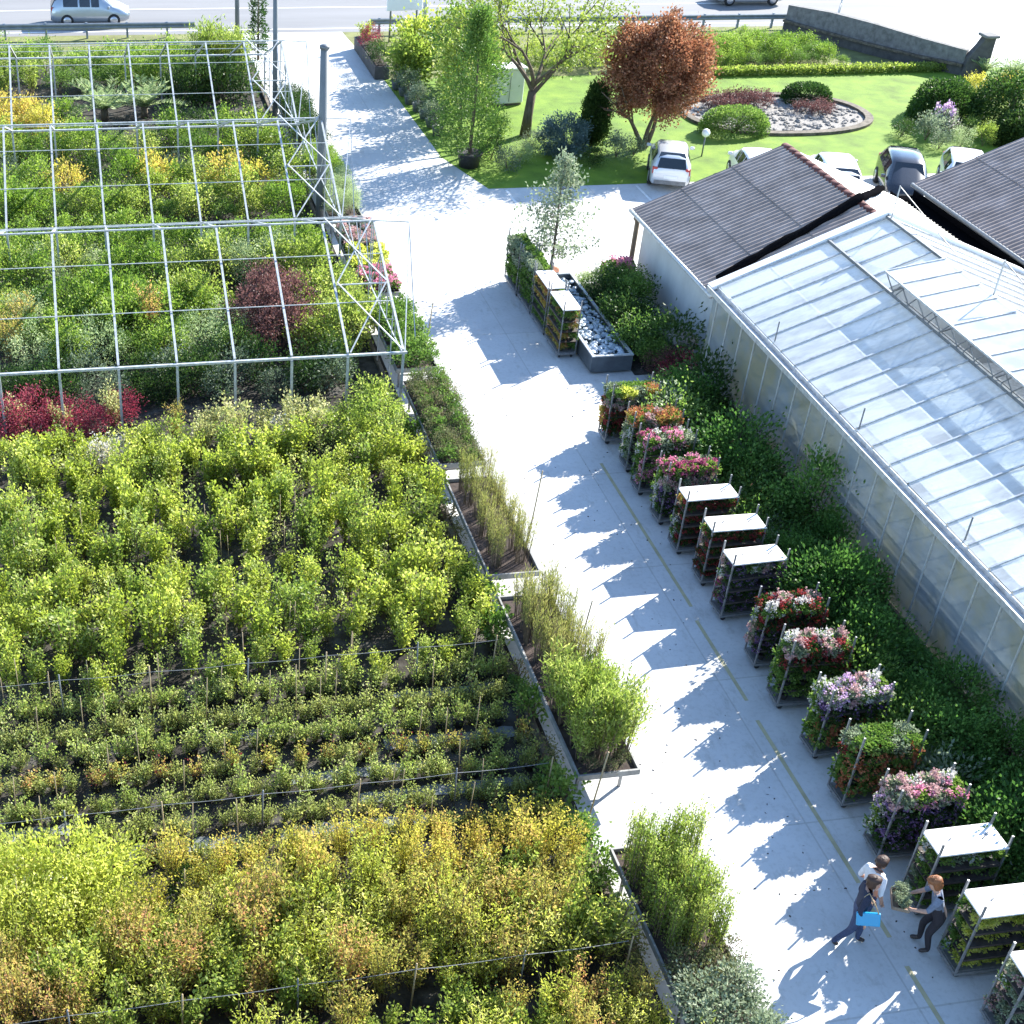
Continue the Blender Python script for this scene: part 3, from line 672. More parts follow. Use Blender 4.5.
FT = [(14.15,34.45,1.62,'white topped trolley of orange plants beside the near part of the trough',[['leafy','ruddy'],['ruddy','leafy'],['orange','leafy','leafy']]),
      (14.15,35.95,1.62,'white topped trolley of dark green plants beside the trough',[['leafy'],['leafy','ruddy'],['leafy','ruddy']]),
      (14.15,37.4,0,'dark green filled trolley at the far end of the trough row, under the slender tree',[['leafy'],['leafy'],['leafy','mint']]),
      (14.1,38.8,0,'last leafy trolley of the trough row below the slender tree',[['leafy'],['leafy','mint'],['leafy','mint']])]
for (x, y, top, lab, tiers), which in zip(FT, ['nearest trolley beside the trough','second trolley beside the trough','third trolley beside the trough','last trolley under the slender tree']):
    sh_ = S4 if top else S3
    trolley(x, y, lab, 'plant trolleys beside the trough', top, sh_, PI/2)
    load(x, y, which, [(sh_[i]+.02, tiers[max(0,i-1)] if i else tiers[0], SHELF[i]) for i in range(4)], PI/2, .93 if top else 1.08)

# trough of pale rubble
M['trough'] = surf('blue_grey_sheet_metal', (.13,.15,.165), .25, 3, .4, .5)
t = thing('long_trough', 'long blue grey metal trough with thin rim full of bluish pale stones', 'trough', (14.9,36.3,0))
b = MB(); X, Y, Zt = .6, 2.9, .6
for c, d in (((-X,0,.33),(.08,2*Y,.5)),((X,0,.33),(.08,2*Y,.5)),((0,-Y+.04,.33),(2*X-.08,.08,.5)),((0,Y-.04,.33),(2*X-.08,.08,.5)),((0,0,.1),(2*X-.08,2*Y-.16,.06))): b.box(c,d)
b.build('basin', M['trough'], t)
b = MB()
for c, d in (((-X,0,.6),(.09,2*Y+.06,.04)),((X,0,.6),(.09,2*Y+.06,.04)),((0,-Y+.02,.6),(2*X-.09,.09,.04)),((0,Y-.02,.6),(2*X-.09,.09,.04))): b.box(c,d)
b.build('rim', M['galv'], t)
for px in (-.5,.5):
    for py in (-2.7,0,2.7): MB().box((px,py,.04),(.1,.1,.08)).build('foot', M['steel_dark'], t)
w = MB(); w.box((0,0,.45),(2*X-.1,2*Y-.2,.02)); tag(w.build('trough_water', M['water']), 'dark water surface lying in the long grey trough', 'water').location = (14.9,36.3,0)
M['rubble'] = surf('pale_blue_stone', (.36,.43,.49), .5, 6, .5, col2=(.72,.76,.78))
b = MB()
def rock(b, c, r, flat=.6):
    bm = bmesh.new(); bmesh.ops.create_icosphere(bm, subdivisions=1, radius=r)
    a = rnd.uniform(0,6); sx, sy = rnd.uniform(.7,1.3), rnd.uniform(.7,1.3)
    vs = []
    for v in bm.verts:
        p = v.co*rnd.uniform(.78,1.2); p = Vector((p.x*sx,p.y*sy,p.z*flat)); p.rotate(Matrix.Rotation(a,3,'Z')); vs.append(p+Vector(c))
    b.add(vs, [[q.index for q in f.verts] for f in bm.faces]); bm.free()
for i in range(420): rock(b, (rnd.uniform(-.5,.5), rnd.uniform(-2.75,2.75), .50+rnd.uniform(-.04,.05)), rnd.uniform(.05,.11))
o = b.build('pale_stones', M['rubble']); o.location = (14.9,36.3,0); tag(o, 'pale bluish stones heaped in the long trough', 'stones', kind='stuff')

# ---------------------------------------------------------------- benches along the path
M['trayzinc'] = surf('dull_zinc_tray', (.24,.24,.235), .3, 6, .6, .2)
def bench(y0, y1, label, x0=8.25, x1=9.45):
    t = thing('bench_table', label, 'bench table', ((x0+x1)/2,(y0+y1)/2,0), 0, 'bench tables along the path')
    w, l = x1-x0, y1-y0
    b = MB(); b.box((0,0,.68),(w,l,.03))
    for c, d in (((-w/2,0,.72),(.04,l+.04,.13)),((w/2,0,.72),(.04,l+.04,.13)),((0,-l/2,.72),(w-.04,.04,.13)),((0,l/2,.72),(w-.04,.04,.13))): b.box(c,d)
    b.build('tray', M['trayzinc'], t)
    b = MB(); b.box((0,0,.70),(w-.06,l-.06,.012)); b.build('matting', M['mulch'], t)
    for sy in np.linspace(-l/2+.35,l/2-.35,max(2,int(l/1.7))):
        for sx in (-w/2+.16,w/2-.16): MB().box((sx,sy,.33),(.05,.05,.66)).build('leg', M['trolley'], t)
        MB().box((0,sy,.38),(w-.37,.035,.035)).build('crossbar', M['trolley'], t)
    return t
BT = [(9.0,15.1,'nearest bench table, holding upright conifers and grey green plants'),(16.9,22.4,'bench table with the big bright green bush on its near end'),(23.2,27.2,'bench table of tall dry looking grasses'),
      (27.9,32.3,'bench table covered by low dense heath plants'),(33.0,37.2,'bench table beside the front corner post of the frame'),(38.0,43.2,'bench table with pink and yellow flowers along the frame side'),
      (44.3,50.5,'bench table of low green bushes behind the thick grey pole'),(51.6,58.5,'farthest bench table by the frame near the driveway')]
for y0, y1, lab in BT: bench(y0, y1, lab)
def bench_fill(kind, y0, y1, nx, sp, label, cat, group, sc=1.0, x0=8.28, x1=9.42, z=.71, name=None):
    y = y0
    while y < y1:
        for i in range(nx):
            x = x0+(x1-x0)*(i+.5)/nx
            plant(kind, x+rnd.uniform(-.06,.06), y+rnd.uniform(-.1,.1), z, label, cat, group, sc*rnd.uniform(.85,1.12), name)
        y += sp
bench_fill('upright_conifer', 12.9, 14.9, 3, .45, 'upright yellow green conifer on the nearest bench table', 'conifer', 'upright conifers on the nearest bench', .95)
bench_fill('heath_plant', 12.2, 12.8, 3, .3, 'brownish heath plant between the conifers and the grey green plants', 'heath', 'brownish heath on the nearest bench', 1.1)
bench_fill('silver_shrub', 9.2, 12.2, 2, .55, 'grey green leafy plant on the nearest bench table', 'shrub', 'grey green plants on the nearest bench', .85)
bench_fill('bamboo', 17.3, 19.0, 3, .52, 'bright green bamboo like bush on the near end of its bench table', 'bamboo', 'bright bamboo bushes on the bench', .95)
bench_fill('heath_plant', 17.05, 17.2, 3, .4, 'low brown heath at the bare end of the bamboo bench', 'heath', 'low heath at the end of the bamboo bench', .7)
bench_fill('tall_grass', 19.3, 22.2, 2, .5, 'tall straw coloured grass behind the bright bamboo bush', 'grass plant', 'tall grasses behind the bamboo', 1.0)
bench_fill('tall_grass', 23.6, 27.0, 2, .62, 'tall grass with dry tips on the grass bench table', 'grass plant', 'tall grasses on the grass bench', .88)
bench_fill('small_leafy_plant', 28.1, 32.2, 2, .5, 'small bright leafy plant among the low heath of the heath covered bench', 'pot plant', 'small leafy plants among the heath', .95)
bench_fill('heath_plant', 28.1, 32.2, 3, .36, 'low dense heath plant on the heath covered bench table', 'heath', 'low heath plants on the bench', 1.0)
bench_fill('small_leafy_plant', 33.2, 37.0, 3, .4, 'small green plant on the bench beside the frame corner', 'pot plant', 'small green plants beside the frame corner', 1.2)
bench_fill('pot_pink', 38.2, 39.6, 3, .36, 'pink flowering plant on the flower bench along the frame', 'pot plant', 'pink flowers on the flower bench', 1.1)
bench_fill('pot_golden', 39.8, 41.0, 3, .36, 'yellow plant on the flower bench along the frame', 'pot plant', 'yellow plants on the flower bench', 1.3)
bench_fill('pot_blush', 41.2, 43.0, 3, .4, 'whitish pink plant on the flower bench along the frame', 'pot plant', 'whitish plants on the flower bench', 1.2)
bench_fill('pale_shrub', 44.6, 47.4, 2, .8, 'pale green bush spilling over the bench by the grey pole', 'shrub', 'pale bushes by the grey pole', .62)
bench_fill('round_shrub', 48.0, 50.2, 2, .7, 'rounded green bush on the bench behind the grey pole', 'shrub', 'rounded bushes behind the grey pole', .5)
bench_fill('dark_shrub', 52.0, 58.0, 2, .9, 'dark green bush on the farthest bench by the driveway', 'shrub', 'dark bushes on the farthest bench', .75)

# ---------------------------------------------------------------- the nursery field
def row(y, x0, x1, sp, kind, label, group, sc=1.0, cat='shrub', pot=None, skip=0.0, jy=.14):
    x = x0+rnd.uniform(0,sp*.6)
    while x < x1:
        if rnd.random() >= skip:
            k = kind if isinstance(kind, str) else rnd.choice(kind)
            plant(k, x+rnd.uniform(-.1,.1), y+rnd.uniform(-jy,jy), 0, label, cat, group, sc*rnd.uniform(.82,1.14), pot=pot)
        x += sp*rnd.uniform(.88,1.12)
# front
for y, sk in ((10.8,.0),(11.3,.0),(11.8,.0),(12.35,.12)):
    row(y,-2.5,7.9,.52,['fresh_shrub','plume_shrub','bronze_shrub','plume_shrub'],'feathery yellow green shrub along the very front edge of the field','feathery shrubs at the front edge',.92,skip=sk)
for y in (13.3,13.8,14.3,14.85):
    row(y,-2.6,7.95,.52,['bronze_shrub','plume_shrub','plume_shrub','fresh_shrub','plume_shrub','bronze_shrub'],'fine leaved shrub with bronze red tips in the front block','bronze tipped shrubs in the front block',1.05)
for y in (15.2,15.75,16.2): row(y,-2.7,-.2,.66,'golden_shrub','rounded golden yellow bush at the left end of the front block','golden bushes at the left of the front block',1.05)
row(15.35,.1,7.95,.5,['plume_shrub','yellow_shrub','bronze_shrub'],'feathery yellow green shrub in the row before the orange tipped ones','feathery yellow shrubs',.98)
row(15.95,.2,7.95,.52,'yellow_shrub','upright shrub with orange yellow leaves bordering the low pots','orange yellow shrubs bordering the low pots',.95)
row(15.9,-.3,7.2,1.9,'dark_shrub','small dark green bush among the orange yellow shrubs','dark bushes among the orange yellow shrubs',.6)
# low pots in rows
shrub_variants('sapling', 5, v_shoot('seed','sapling_leaves', 3, 1.25, .13, 26, .075, .05, .3, .07, .03, .5))
ORD = ['first','second','third','fourth','fifth','sixth','seventh','eighth']
for i, y in enumerate((16.65,17.32,17.99,18.66,19.33,20.0,20.67)):
    kinds = [['olive_plant','ruddy_plant','olive_plant'],['olive_plant'],['olive_plant','seedling','olive_plant'],['olive_plant','olive_plant','ruddy_plant'],['seedling','olive_plant'],['olive_plant'],['seedling','olive_plant']][i]
    for k in sorted(set(kinds)):
        lab = {'olive_plant':'low olive green potted plant','seedling':'slender green young plant in a pot','ruddy_plant':'low reddish potted plant'}[k]
        sp = .22*len(kinds)/kinds.count(k)
        row(y,-2.7,7.9,sp,k,f'{lab}, {ORD[i]} low row behind the orange yellow shrubs',f'{lab}s of the {ORD[i]} low row',.84+.03*i,'potted plant',POT if k != 'olive_plant' else None,skip=.03,jy=.06)
    row(y+.05,-2.6,7.9,1.9,'sapling',f'thin pale sapling rising from the {ORD[i]} low row behind the orange yellow shrubs',f'thin saplings in the {ORD[i]} low row',.9,'sapling',skip=.15,jy=.06)
M['cloth'] = surf('grey_ground_cloth', (.13,.145,.15), .45, 3, .8, bump=.5, bscale=10)
for x0, x1, y in ((-.6,1.9,16.98),(2.6,5.4,17.0),(4.2,7.6,17.66),(3.0,5.8,18.34),(-2.6,-1.2,17.68),(5.0,7.7,19.02),(1.5,3.0,19.68),(5.4,7.8,20.36)):
    n_ = 14; xs_ = np.linspace(x0,x1,n_); up = [(x,y+.13+rnd.uniform(-.04,.05),.012) for x in xs_]; dn = [(x,y-.13+rnd.uniform(-.05,.04),.012) for x in xs_]
    b = MB(); b.add(dn+up, [(i,i+1,n_+i+1,n_+i) for i in range(n_-1)]); tag(b.build('ground_cloth', M['cloth']), kind='structure')
# lime block
shrub_variants('slim_lime', 6, v_shoot('lime','slim_lime_leaves', 10, 1.4, .32, 46, .115, .07, .2, .07, .05, .6))
shrub_variants('slim_fresh', 4, v_shoot('fresh','slim_fresh_leaves', 10, 1.35, .32, 42, .112, .068, .2, .07, .05, .6))
PNAME.update(slim_lime='leafy_shrub', slim_fresh='leafy_shrub')
for i, y in enumerate((21.05,21.6)):
    row(y,-2.8,7.95,.5,['slim_fresh','seedling','sapling','slim_lime'],'half grown green shrub between the low pots and the tall lime block','half grown shrubs before the lime block',.8,skip=.1)
for i, y in enumerate((22.2,22.9,23.6,24.35,25.1,25.95,26.8,27.7,28.6,29.5)):
    thin = i in (3,7)
    row(y,-2.9,7.95,.47,['slim_lime','slim_lime','slim_fresh','sapling'] if i < 5 else ['slim_lime','lime_shrub','slim_fresh','slim_lime','sapling'],'lime green leafy shrub in the large dense block of the field','lime shrubs of the large dense block',(1.02 if not thin else .85),skip=.06 if not thin else .25,jy=.18)
# band in front of the frame
row(30.4,2.2,5.4,.75,'cream_shrub','cream variegated shrub just in front of the bare frame','cream shrubs before the frame',1.05)
row(31.1,1.8,6.8,.8,['cream_shrub','cream_shrub','bronze_shrub'],'cream variegated shrub just in front of the bare frame','cream shrubs before the frame',.95)
row(30.4,5.5,7.6,.75,'sunny_shrub','rounded lime bush by the front corner of the frame','rounded lime bushes by the frame corner',.85)
row(31.2,6.6,7.6,.8,'sunny_shrub','rounded lime bush by the front corner of the frame','rounded lime bushes by the frame corner',.85)
row(30.3,-2.9,1.8,.7,['sunny_shrub','lime_shrub'],'yellow green bush in front of the crimson bushes','yellow green bushes before the crimson ones',.8)
row(31.6,-3.0,.5,.95,'crimson_shrub','crimson red leaved bush before the left part of the frame','crimson bushes before the frame',.95)
row(32.3,-3.0,.8,.95,'crimson_shrub','crimson red leaved bush before the left part of the frame','crimson bushes before the frame',.95)
for x, y in ((-.25,29.9),(.15,30.1),(4.4,30.2)): plant('white_shrub', x, y, 0, 'bush covered with white blossom among the yellow green bushes' if x < 1 else 'white blossoming bush among the cream shrubs', 'shrub', 'white blossoming bushes' if x < 1 else None, .9)
row(31.9,-2.8,.9,1.3,'cream_shrub','yellowish bush standing between the crimson bushes','yellowish bushes between the crimson ones',.85)
for x, y in ((5.6,62.2),(6.4,62.6),(7.1,62.1),(6.0,63.4),(6.9,63.6)): plant('bamboo', x, y, 0, 'tall light green bamboo at the far corner of the frame by the verge', 'bamboo', 'tall bamboos at the far frame corner', 1.7)
# under the frame
row(33.4,-3,7.2,.78,['grey_shrub','dark_shrub'],'grey green broad leaved bush in the front rows under the frame','grey green bushes under the frame',1.0,skip=.12)
row(34.2,-3,7.4,.78,['grey_shrub','dark_shrub'],'grey green broad leaved bush in the front rows under the frame','grey green bushes under the frame',1.05,skip=.05)
for y in (35.5,36.5,37.5,38.4):
    row(y,-3.2,4.1,.95,['sunny_shrub','round_shrub','mid_shrub','round_shrub','pale_shrub'],'leafy green rounded bush under the first bay of the frame','leafy green bushes in the first bay',1.0,skip=.04)
    row(y,6.2,7.9,.9,['sunny_shrub'],'yellow green rounded bush right of the purple ones','yellow green bushes right of the purple ones',.9)
for x, y in ((4.5,36.2),(5.4,36.0),(4.9,37.3),(5.9,37.4),(5.3,38.3)): plant('purple_shrub', x, y, 0, 'dark purple leaved bush under the first bay of the frame', 'shrub', 'purple bushes under the frame', 1.0)
for x, y in ((-2.6,36.0),(-2.2,37.2),(1.5,36.9)): plant('bronze_shrub', x, y, 0, 'loose brown tipped shrub among the yellow green bushes of the first bay', 'shrub', 'brown tipped shrubs in the first bay', 1.15)
for y in (40.6,41.6,42.6):
    row(y,-3.3,7.4,1.0,['round_shrub','pale_shrub','sunny_shrub'] if y < 42 else ['round_shrub'],'fresh light green bush under the middle bay of the frame','light green bushes in the middle bay',.95,skip=.06)
row(44.0,-3.3,7.4,1.0,['dark_shrub','round_shrub'],'low dark green bush in the gap of the middle bay','low dark bushes in the middle bay',.8,skip=.25)
for y in (46.2,47.3,48.5):
    row(y,-3.4,7.6,1.05,['sunny_shrub','round_shrub','mid_shrub'] + (['amber_shrub'] if y > 48 else []),'leafy green or yellowish bush behind the middle ridge of the frame','yellow green bushes behind the middle ridge',1.0,skip=.05)
row(50.2,-3.4,7.4,1.0,['dark_shrub','grey_shrub'],'dark green bush in the shaded row of the far bay','dark bushes in the far bay',1.0,skip=.1)
for y in (52.0,53.3): row(y,-3.5,7.4,1.1,['sunny_shrub','mid_shrub','round_shrub','round_shrub'],'mixed green bush in the far bay of the frame','mixed green bushes in the far bay',1.0,skip=.08)
row(54.6,-3.5,-.4,1.0,'amber_shrub','orange yellow bush at the left of the far bay','orange yellow bushes at the left',1.05)
row(55.0,3.4,7.5,1.1,'dark_shrub','dark bush right of the palm like fern','dark bushes right of the fern',1.2)
row(56.5,-3.6,.2,1.1,['round_shrub','amber_shrub'],'mixed green bush left of the palm like fern','mixed bushes left of the fern',1.0)
for y in (61.5,63.0,64.4): row(y,-4,7.4,1.25,['round_shrub','fresh_shrub','mid_shrub'],'green bush in the hedge like strip before the road verge','green bushes before the road verge',1.15)
# palm like ferns
def fern_variants(i):
    P = []; A = []; S = []
    for q in range(22):
        a = q*2.4; el = rng.uniform(.35,1.25); d = np.array([math.cos(a)*math.cos(el), math.sin(a)*math.cos(el), math.sin(el)]); Lf = rng.uniform(1.3,1.9)
        T = np.linspace(0,1,34)[:,None]; C = np.array([0,0,.5]) + d*Lf*T + np.array([0,0,-.75])*(T**2)*Lf*.55*math.cos(el)
        S.append(np.vstack([C[0],C[8],C[16],C[16],C[24],C[24],C[-1]])); side = np.cross(d, [0,0,1]); side /= np.linalg.norm(side)
        for s in (-1,1): P.append(C); A.append(side*s*1.0 + d*.6 + np.array([0,0,.2]) + rng.normal(size=(34,3))*.1)
    trunk = MB().tube([(0,0,0),(0,0,.55)], [.16,.13], 8).mesh('fern_trunk', M['bark'])
    return [('frond', leaf_mesh('fern_fronds', np.vstack(P), np.vstack(A), .3, .045, LM['pale'])), ('trunk', trunk)]
shrub_variants('palm_fern', 2, fern_variants)
for x, y, s in ((.9,57.6,1.15),(2.6,57.9,1.05)): plant('palm_fern', x, y, 0, 'pale feathery palm like fern under the far ridge of the frame', 'fern', 'palm like ferns', s)
for x, y, h in ((4.4,59.5,1.5),(5.3,60.2,1.7),(6.2,59.6,1.55),(7.0,60.3,1.6),(5.8,61.3,1.75)): plant('dark_shrub', x, y, 0, 'tall dark green bush at the far right corner of the frame', 'shrub', 'tall dark bushes at the frame corner', h)

for y_ in np.arange(11.5,31,.62): plant(rnd.choice(('small_leafy_plant','heath_plant')), 8.0+rnd.uniform(-.12,.2), float(y_)+rnd.uniform(-.4,.4), 0, 'small weed tuft growing along the low kerb of the field', 'weed', 'weed tufts along the kerb', rnd.uniform(.9,1.7))
# canes and wires of the field
def trellis(y, h, label, x0=-3.0, x1=7.7, n=7):
    t = thing('wire_trellis', label, 'trellis', (0,y,0))
    for i in range(n):
        x = x0+(x1-x0)*i/(n-1)+rnd.uniform(-.1,.1); MB().tube([(x,0,0),(x+rnd.uniform(-.04,.04),rnd.uniform(-.04,.04),h+.12)], .015, 6).build('stake', M['steel_dark'] if i % 2 else M['cane'], t)
    pts = [(x0+(x1-x0)*i/24, 0, h-.03*math.sin(PI*(i % 4)/4)) for i in range(25)]; MB().tube(pts, .006, 4, smooth=False).build('wire', M['steel_dark'], t)
trellis(12.9,1.15,'staked wire crossing the front of the field before the bronze shrubs'); trellis(17.1,1.0,'staked wire over the first low pot rows')
trellis(20.6,1.1,'staked wire behind the low pot rows'); 
for i in range(80):
    y = rnd.choice((14.0,15.4,16.65,17.32,17.99,18.66,19.33,20.0,20.67,21.1,22.3,23,25.3,26.1)); x = rnd.uniform(-2.6,7.3); h = rnd.uniform(.9,1.5)
    b = MB(); b.tube([(0,0,0),(rnd.uniform(-.05,.05),rnd.uniform(-.05,.05),h)], .009, 5); o = b.build('cane', M['cane']); o.location = (x,y,0); tag(o, 'thin bamboo cane stuck between the potted rows of the field', 'cane', 'bamboo canes in the field')
for x, y, h, lab in ((9.35,24.0,2.3,'tall bare cane rising over the grass bench'),(9.55,34.9,1.9,'tall thin pole standing at the end of the small plant bench'),(9.3,20.2,1.6,'dark cane leaning in the grasses behind the bamboo'),(8.35,16.4,1.9,'long leaning cane beside the bare end of the bamboo bench')):
    b = MB(); b.tube([(0,0,0),(.12,-.05,h)], .017, 6); o = b.build('cane', M['cane']); o.location = (x,y,.0 if y < 17 or y > 34 else .7); tag(o, lab, 'cane')
# white pots at the left end of the low rows
for i in range(7):
    t = thing('white_pot', 'small white plastic pot at the left end of the low rows', 'pot', (-2.35+i*.2+rnd.uniform(-.03,.03),16.45+rnd.uniform(-.05,.05),0), 0, 'white pots at the left end')
    MB().lathe([(.06,0),(.085,.24),(.09,.25),(.075,.23)], 10).build('shell', M['white'], t); MB().lathe([(.07,.2),(.02,.21)], 8).build('soil', M['mulch'], t)

# ---------------------------------------------------------------- bed beside the glasshouse
LMAT('deep', (.035,.09,.02), (.08,.17,.035), (.16,.27,.07), .4, .2)
shrub_variants('dome_bush', 5, v_clump('deep','dome_leaves', .62, 1.3, 42, .12, 50, .085, .05))
def bedrow(x, y0, y1, sp, kind, label, group, sc=1.0, z=0, skip=0):
    y = y0
    while y < y1:
        if rnd.random() >= skip: plant(kind if isinstance(kind,str) else rnd.choice(kind), x+rnd.uniform(-.13,.13), y+rnd.uniform(-.12,.12), z, label, 'shrub', group, sc*rnd.choice((.7,.9,1.0,1.1,1.3)))
        y += sp*rnd.uniform(.8,1.2)
for x in (15.6,16.5): bedrow(x, 8.5, 17.6, .85, ['dome_bush','dome_bush','dome_bush','mid_shrub'], 'deep green leafy plant in the shaded bed beside the near glasshouse wall', 'deep green plants in the near part of the bed', 1.1)
for x in (15.6,16.5): bedrow(x, 17.7, 23.6, .8, ['dome_bush','dome_bush','fern_plant'], 'rounded deep green or ferny plant in the middle of the bed beside the glasshouse', 'ferny plants in the middle of the bed', 1.15)
for x in (15.9,16.6): bedrow(x, 24.3, 31.0, .8, ['dome_bush','dark_shrub'], 'dark green bush at the far part of the bed beside the glasshouse', 'dark bushes in the far part of the bed', 1.2)
bedrow(15.0, 19.6, 23.8, .5, ['pale_shrub','mid_shrub','silver_shrub'], 'light green plant between the red trolleys and the ferny bed', 'light plants behind the red trolleys', .72)
bedrow(15.05, 9.2, 19.4, .55, ['silver_shrub','whiteflower_shrub','mid_shrub','mid_shrub'], 'pale flecked leafy plant standing behind the near trolleys', 'flecked plants behind the near trolleys', 1.0)
for x in (15.0,15.5): bedrow(x, 24.1, 30.4, .55, ['flowering_shrub','flowering_shrub','silver_shrub','mid_shrub','mid_shrub'], 'mixed flowering plant behind the far trolleys of the long line', 'mixed flowering plants behind the far trolleys', 1.25)
# planting between trough and building
for x in (16.1,16.8): bedrow(x, 33.5, 38.6, .65, ['dark_shrub','mid_shrub'], 'dark green bush between the trough and the building wall', 'dark bushes between trough and building', 1.15)
bedrow(16.0, 38.9, 39.0, .5, 'pale_shrub', 'pale green plant behind the trough beside the pink one', None, .6); bedrow(16.5, 39.1, 39.2, .5, 'silver_shrub', 'light grey green plant behind the trough', None, .8)
for x, y in ((17.0,39.2),(17.2,38.7)): plant('pot_pink', x, y, .25, 'pink flowering clump by the house corner behind the trough', 'shrub', 'pink clumps by the house corner', 2.0, 'pink_flower_clump')
plant('crimson_shrub', 16.7, 32.7, 0, 'dark magenta leaved bush at the corner of the glasshouse and the building', 'shrub', None, .95)
plant('purple_shrub', 16.2, 32.9, 0, 'purple black bush beside the grey covered bin', 'shrub', None, .55)
t = thing('grey_bin', 'grey covered bin leaning at the corner of the building wall', 'bin', (17.0,33.6,0), .3)
b = MB(); b.loft([[(-.3,-.3,0),(.3,-.3,0),(.3,.3,0),(-.3,.3,0)],[(-.36,-.36,.95),(.36,-.36,.95),(.36,.36,.95),(-.36,.36,.95)]], True, False); b.build('body', M['steel_dark'], t)
b = MB(); b.loft([[(-.4,-.4,.95),(.4,-.4,.95),(.4,.4,.95),(-.4,.4,.95)],[(-.38,-.3,1.06),(.38,-.3,1.06),(.38,.38,1.12),(-.38,.38,1.12)]], True, False); b.build('lid', M['stone'], t)

# ---------------------------------------------------------------- trees
def limb(b, p, d, L, r, depth, tips, spread=.5):
    n = 4; pts = [Vector(p)]; dd = Vector(d).normalized()
    for i in range(n):
        dd = (dd + Vector((rnd.gauss(0,.1),rnd.gauss(0,.1),rnd.gauss(.03,.06)))).normalized(); pts.append(pts[-1]+dd*L/n)
    b.tube(pts, [r*(1-.5*i/n) for i in range(n+1)], 7 if r > .05 else 4, cap=False)
    if depth == 0: tips.append((pts[-1], dd)); tips.append((pts[2], dd)); return
    for i in range(rnd.choice((2,3,3))):
        a = rnd.uniform(0,2*PI); s = spread*rnd.uniform(.6,1.25)
        u = dd.orthogonal().normalized(); u.rotate(Matrix.Rotation(a,3,dd)); nd_ = (dd+u*s).normalized()
        limb(b, pts[-1] if i else pts[-1], nd_, L*rnd.uniform(.62,.85), r*.55, depth-1, tips, spread)
    limb(b, pts[3], (dd+dd.orthogonal()*s*rnd.choice((-1,1))).normalized(), L*.55, r*.4, max(0,depth-2), tips, spread)
def tree(name, label, loc, crown, trunk, lm):
    t = thing(name, label, 'tree', loc); put('crown', crown, t); put('trunk', trunk, t); return t
# red leaved round tree on a forked trunk
b = MB(); tips = []
for d, L in (((-.22,.05,1),1.5),((.3,.1,1),1.6),((.1,-.12,1),1.5)): limb(b, (d[0]*.3,d[1]*.3,.02), d, L, .12, 2, tips, .55)
P, A = clumps(2.2,2.2,2.1,3.4,300,.19,150,.45,.3,1,-.95)
tree('red_leaved_tree','round red leaved tree with a forked trunk on the lawn',(23.1,52.3,0), leaf_mesh('red_tree_leaves',P,A,.12,.075,LM['redtree']), b.mesh('red_tree_trunk',M['bark']), None)
# loose spring green tree
b = MB(); tips = []
b.tube([(0,0,0),(.03,0,.9),(.1,0,1.9)], [.26,.2,.18], 10)
for a in range(6):
    an = a*1.05; limb(b, (.1,0,1.75+.08*a), (math.cos(an)*.85,math.sin(an)*.85,.95), 2.1, .1, 2, tips, .55)
P = []; A = []
for p, d in tips:
    n = 40; q = np.array(p)+rng.normal(size=(n,3))*.38; P.append(q); A.append(rng.normal(size=(n,3))+np.array([0,0,.3]))
tree('spring_tree','loose spring green tree with an open crown and dark trunk',(18.55,54.3,0), leaf_mesh('spring_tree_leaves',np.vstack(P),np.vstack(A),.15,.08,LM['spring']), b.mesh('spring_tree_trunk',M['bark']), None)
# slim silvery tree by the trough
b = MB(); tips = []; b.tube([(0,0,.4),(.03,0,1.8),(0,.04,3.2),(.04,0,4.3)], [.05,.04,.028,.01], 7)
P = []; A = []
for i in range(95):
    z = rnd.uniform(.9,4.3); L = (1.25 if z < 2.6 else 1.0*(4.6-z)/2)*rnd.uniform(.4,1.1); a = rnd.uniform(0,2*PI); e = (L*math.cos(a),L*math.sin(a),z+.3*L)
    b.tube([(.02,0,z),e],[.012,.005],3,False,False)
    n = 26; f = rng.uniform(.35,1.1,n)[:,None]; q = np.array([.02,0,z])*(1-f)+np.array(e)*f+rng.normal(size=(n,3))*.13; P.append(q); A.append(rng.normal(size=(n,3))+np.array([0,0,.4]))
t = tree('slender_tree','slender young tree with sparse silvery leaves beside the trough',(15.05,39.9,0), leaf_mesh('slender_leaves',np.vstack(P),np.vstack(A),.13,.075,LM['silver']), b.mesh('slender_trunk',M['bark']), None)
MB().lathe([(.22,0),(.3,.42),(.32,.45),(.27,.42)],14).build('pot', M['terracotta'], t)
# tall loose conifer in a tub
def cone(h, r, n, mat, leaf, L=.16, W=.05, z0=.3):
    z = rng.beta(1.1,1.5,n)*(h-z0)+z0; rr = r*(1-((z-z0)/(h-z0))**1.4)*rng.uniform(.25,1.08,n)*(1+.25*np.sin(z*5+rng.uniform(0,6)))
    a = rng.uniform(0,2*PI,n); P = np.stack([rr*np.cos(a), rr*np.sin(a), z],1); A = np.stack([np.cos(a),np.sin(a),np.full(n,.55)],1)+rng.normal(size=(n,3))*.35
    return leaf_mesh(leaf, P, A, L, W, LM[mat])
def conifer(label, loc, h, r, n, mat, pot=None, group=None, L=.17, W=.06, name='conifer_tree'):
    t = thing(name, label, 'tree', loc, 0, group); put('crown', cone(h, r, n, mat, name+'_sprays', L, W, .35), t)
    MB().tube([(0,0,0),(0,0,h*.8)],[.07,.02],7).build('trunk', M['bark'], t)
    if pot: MB().lathe([(.38,0),(.5,.55),(.53,.6),(.46,.55)],16).build('pot', M['pot'], t)
    return t
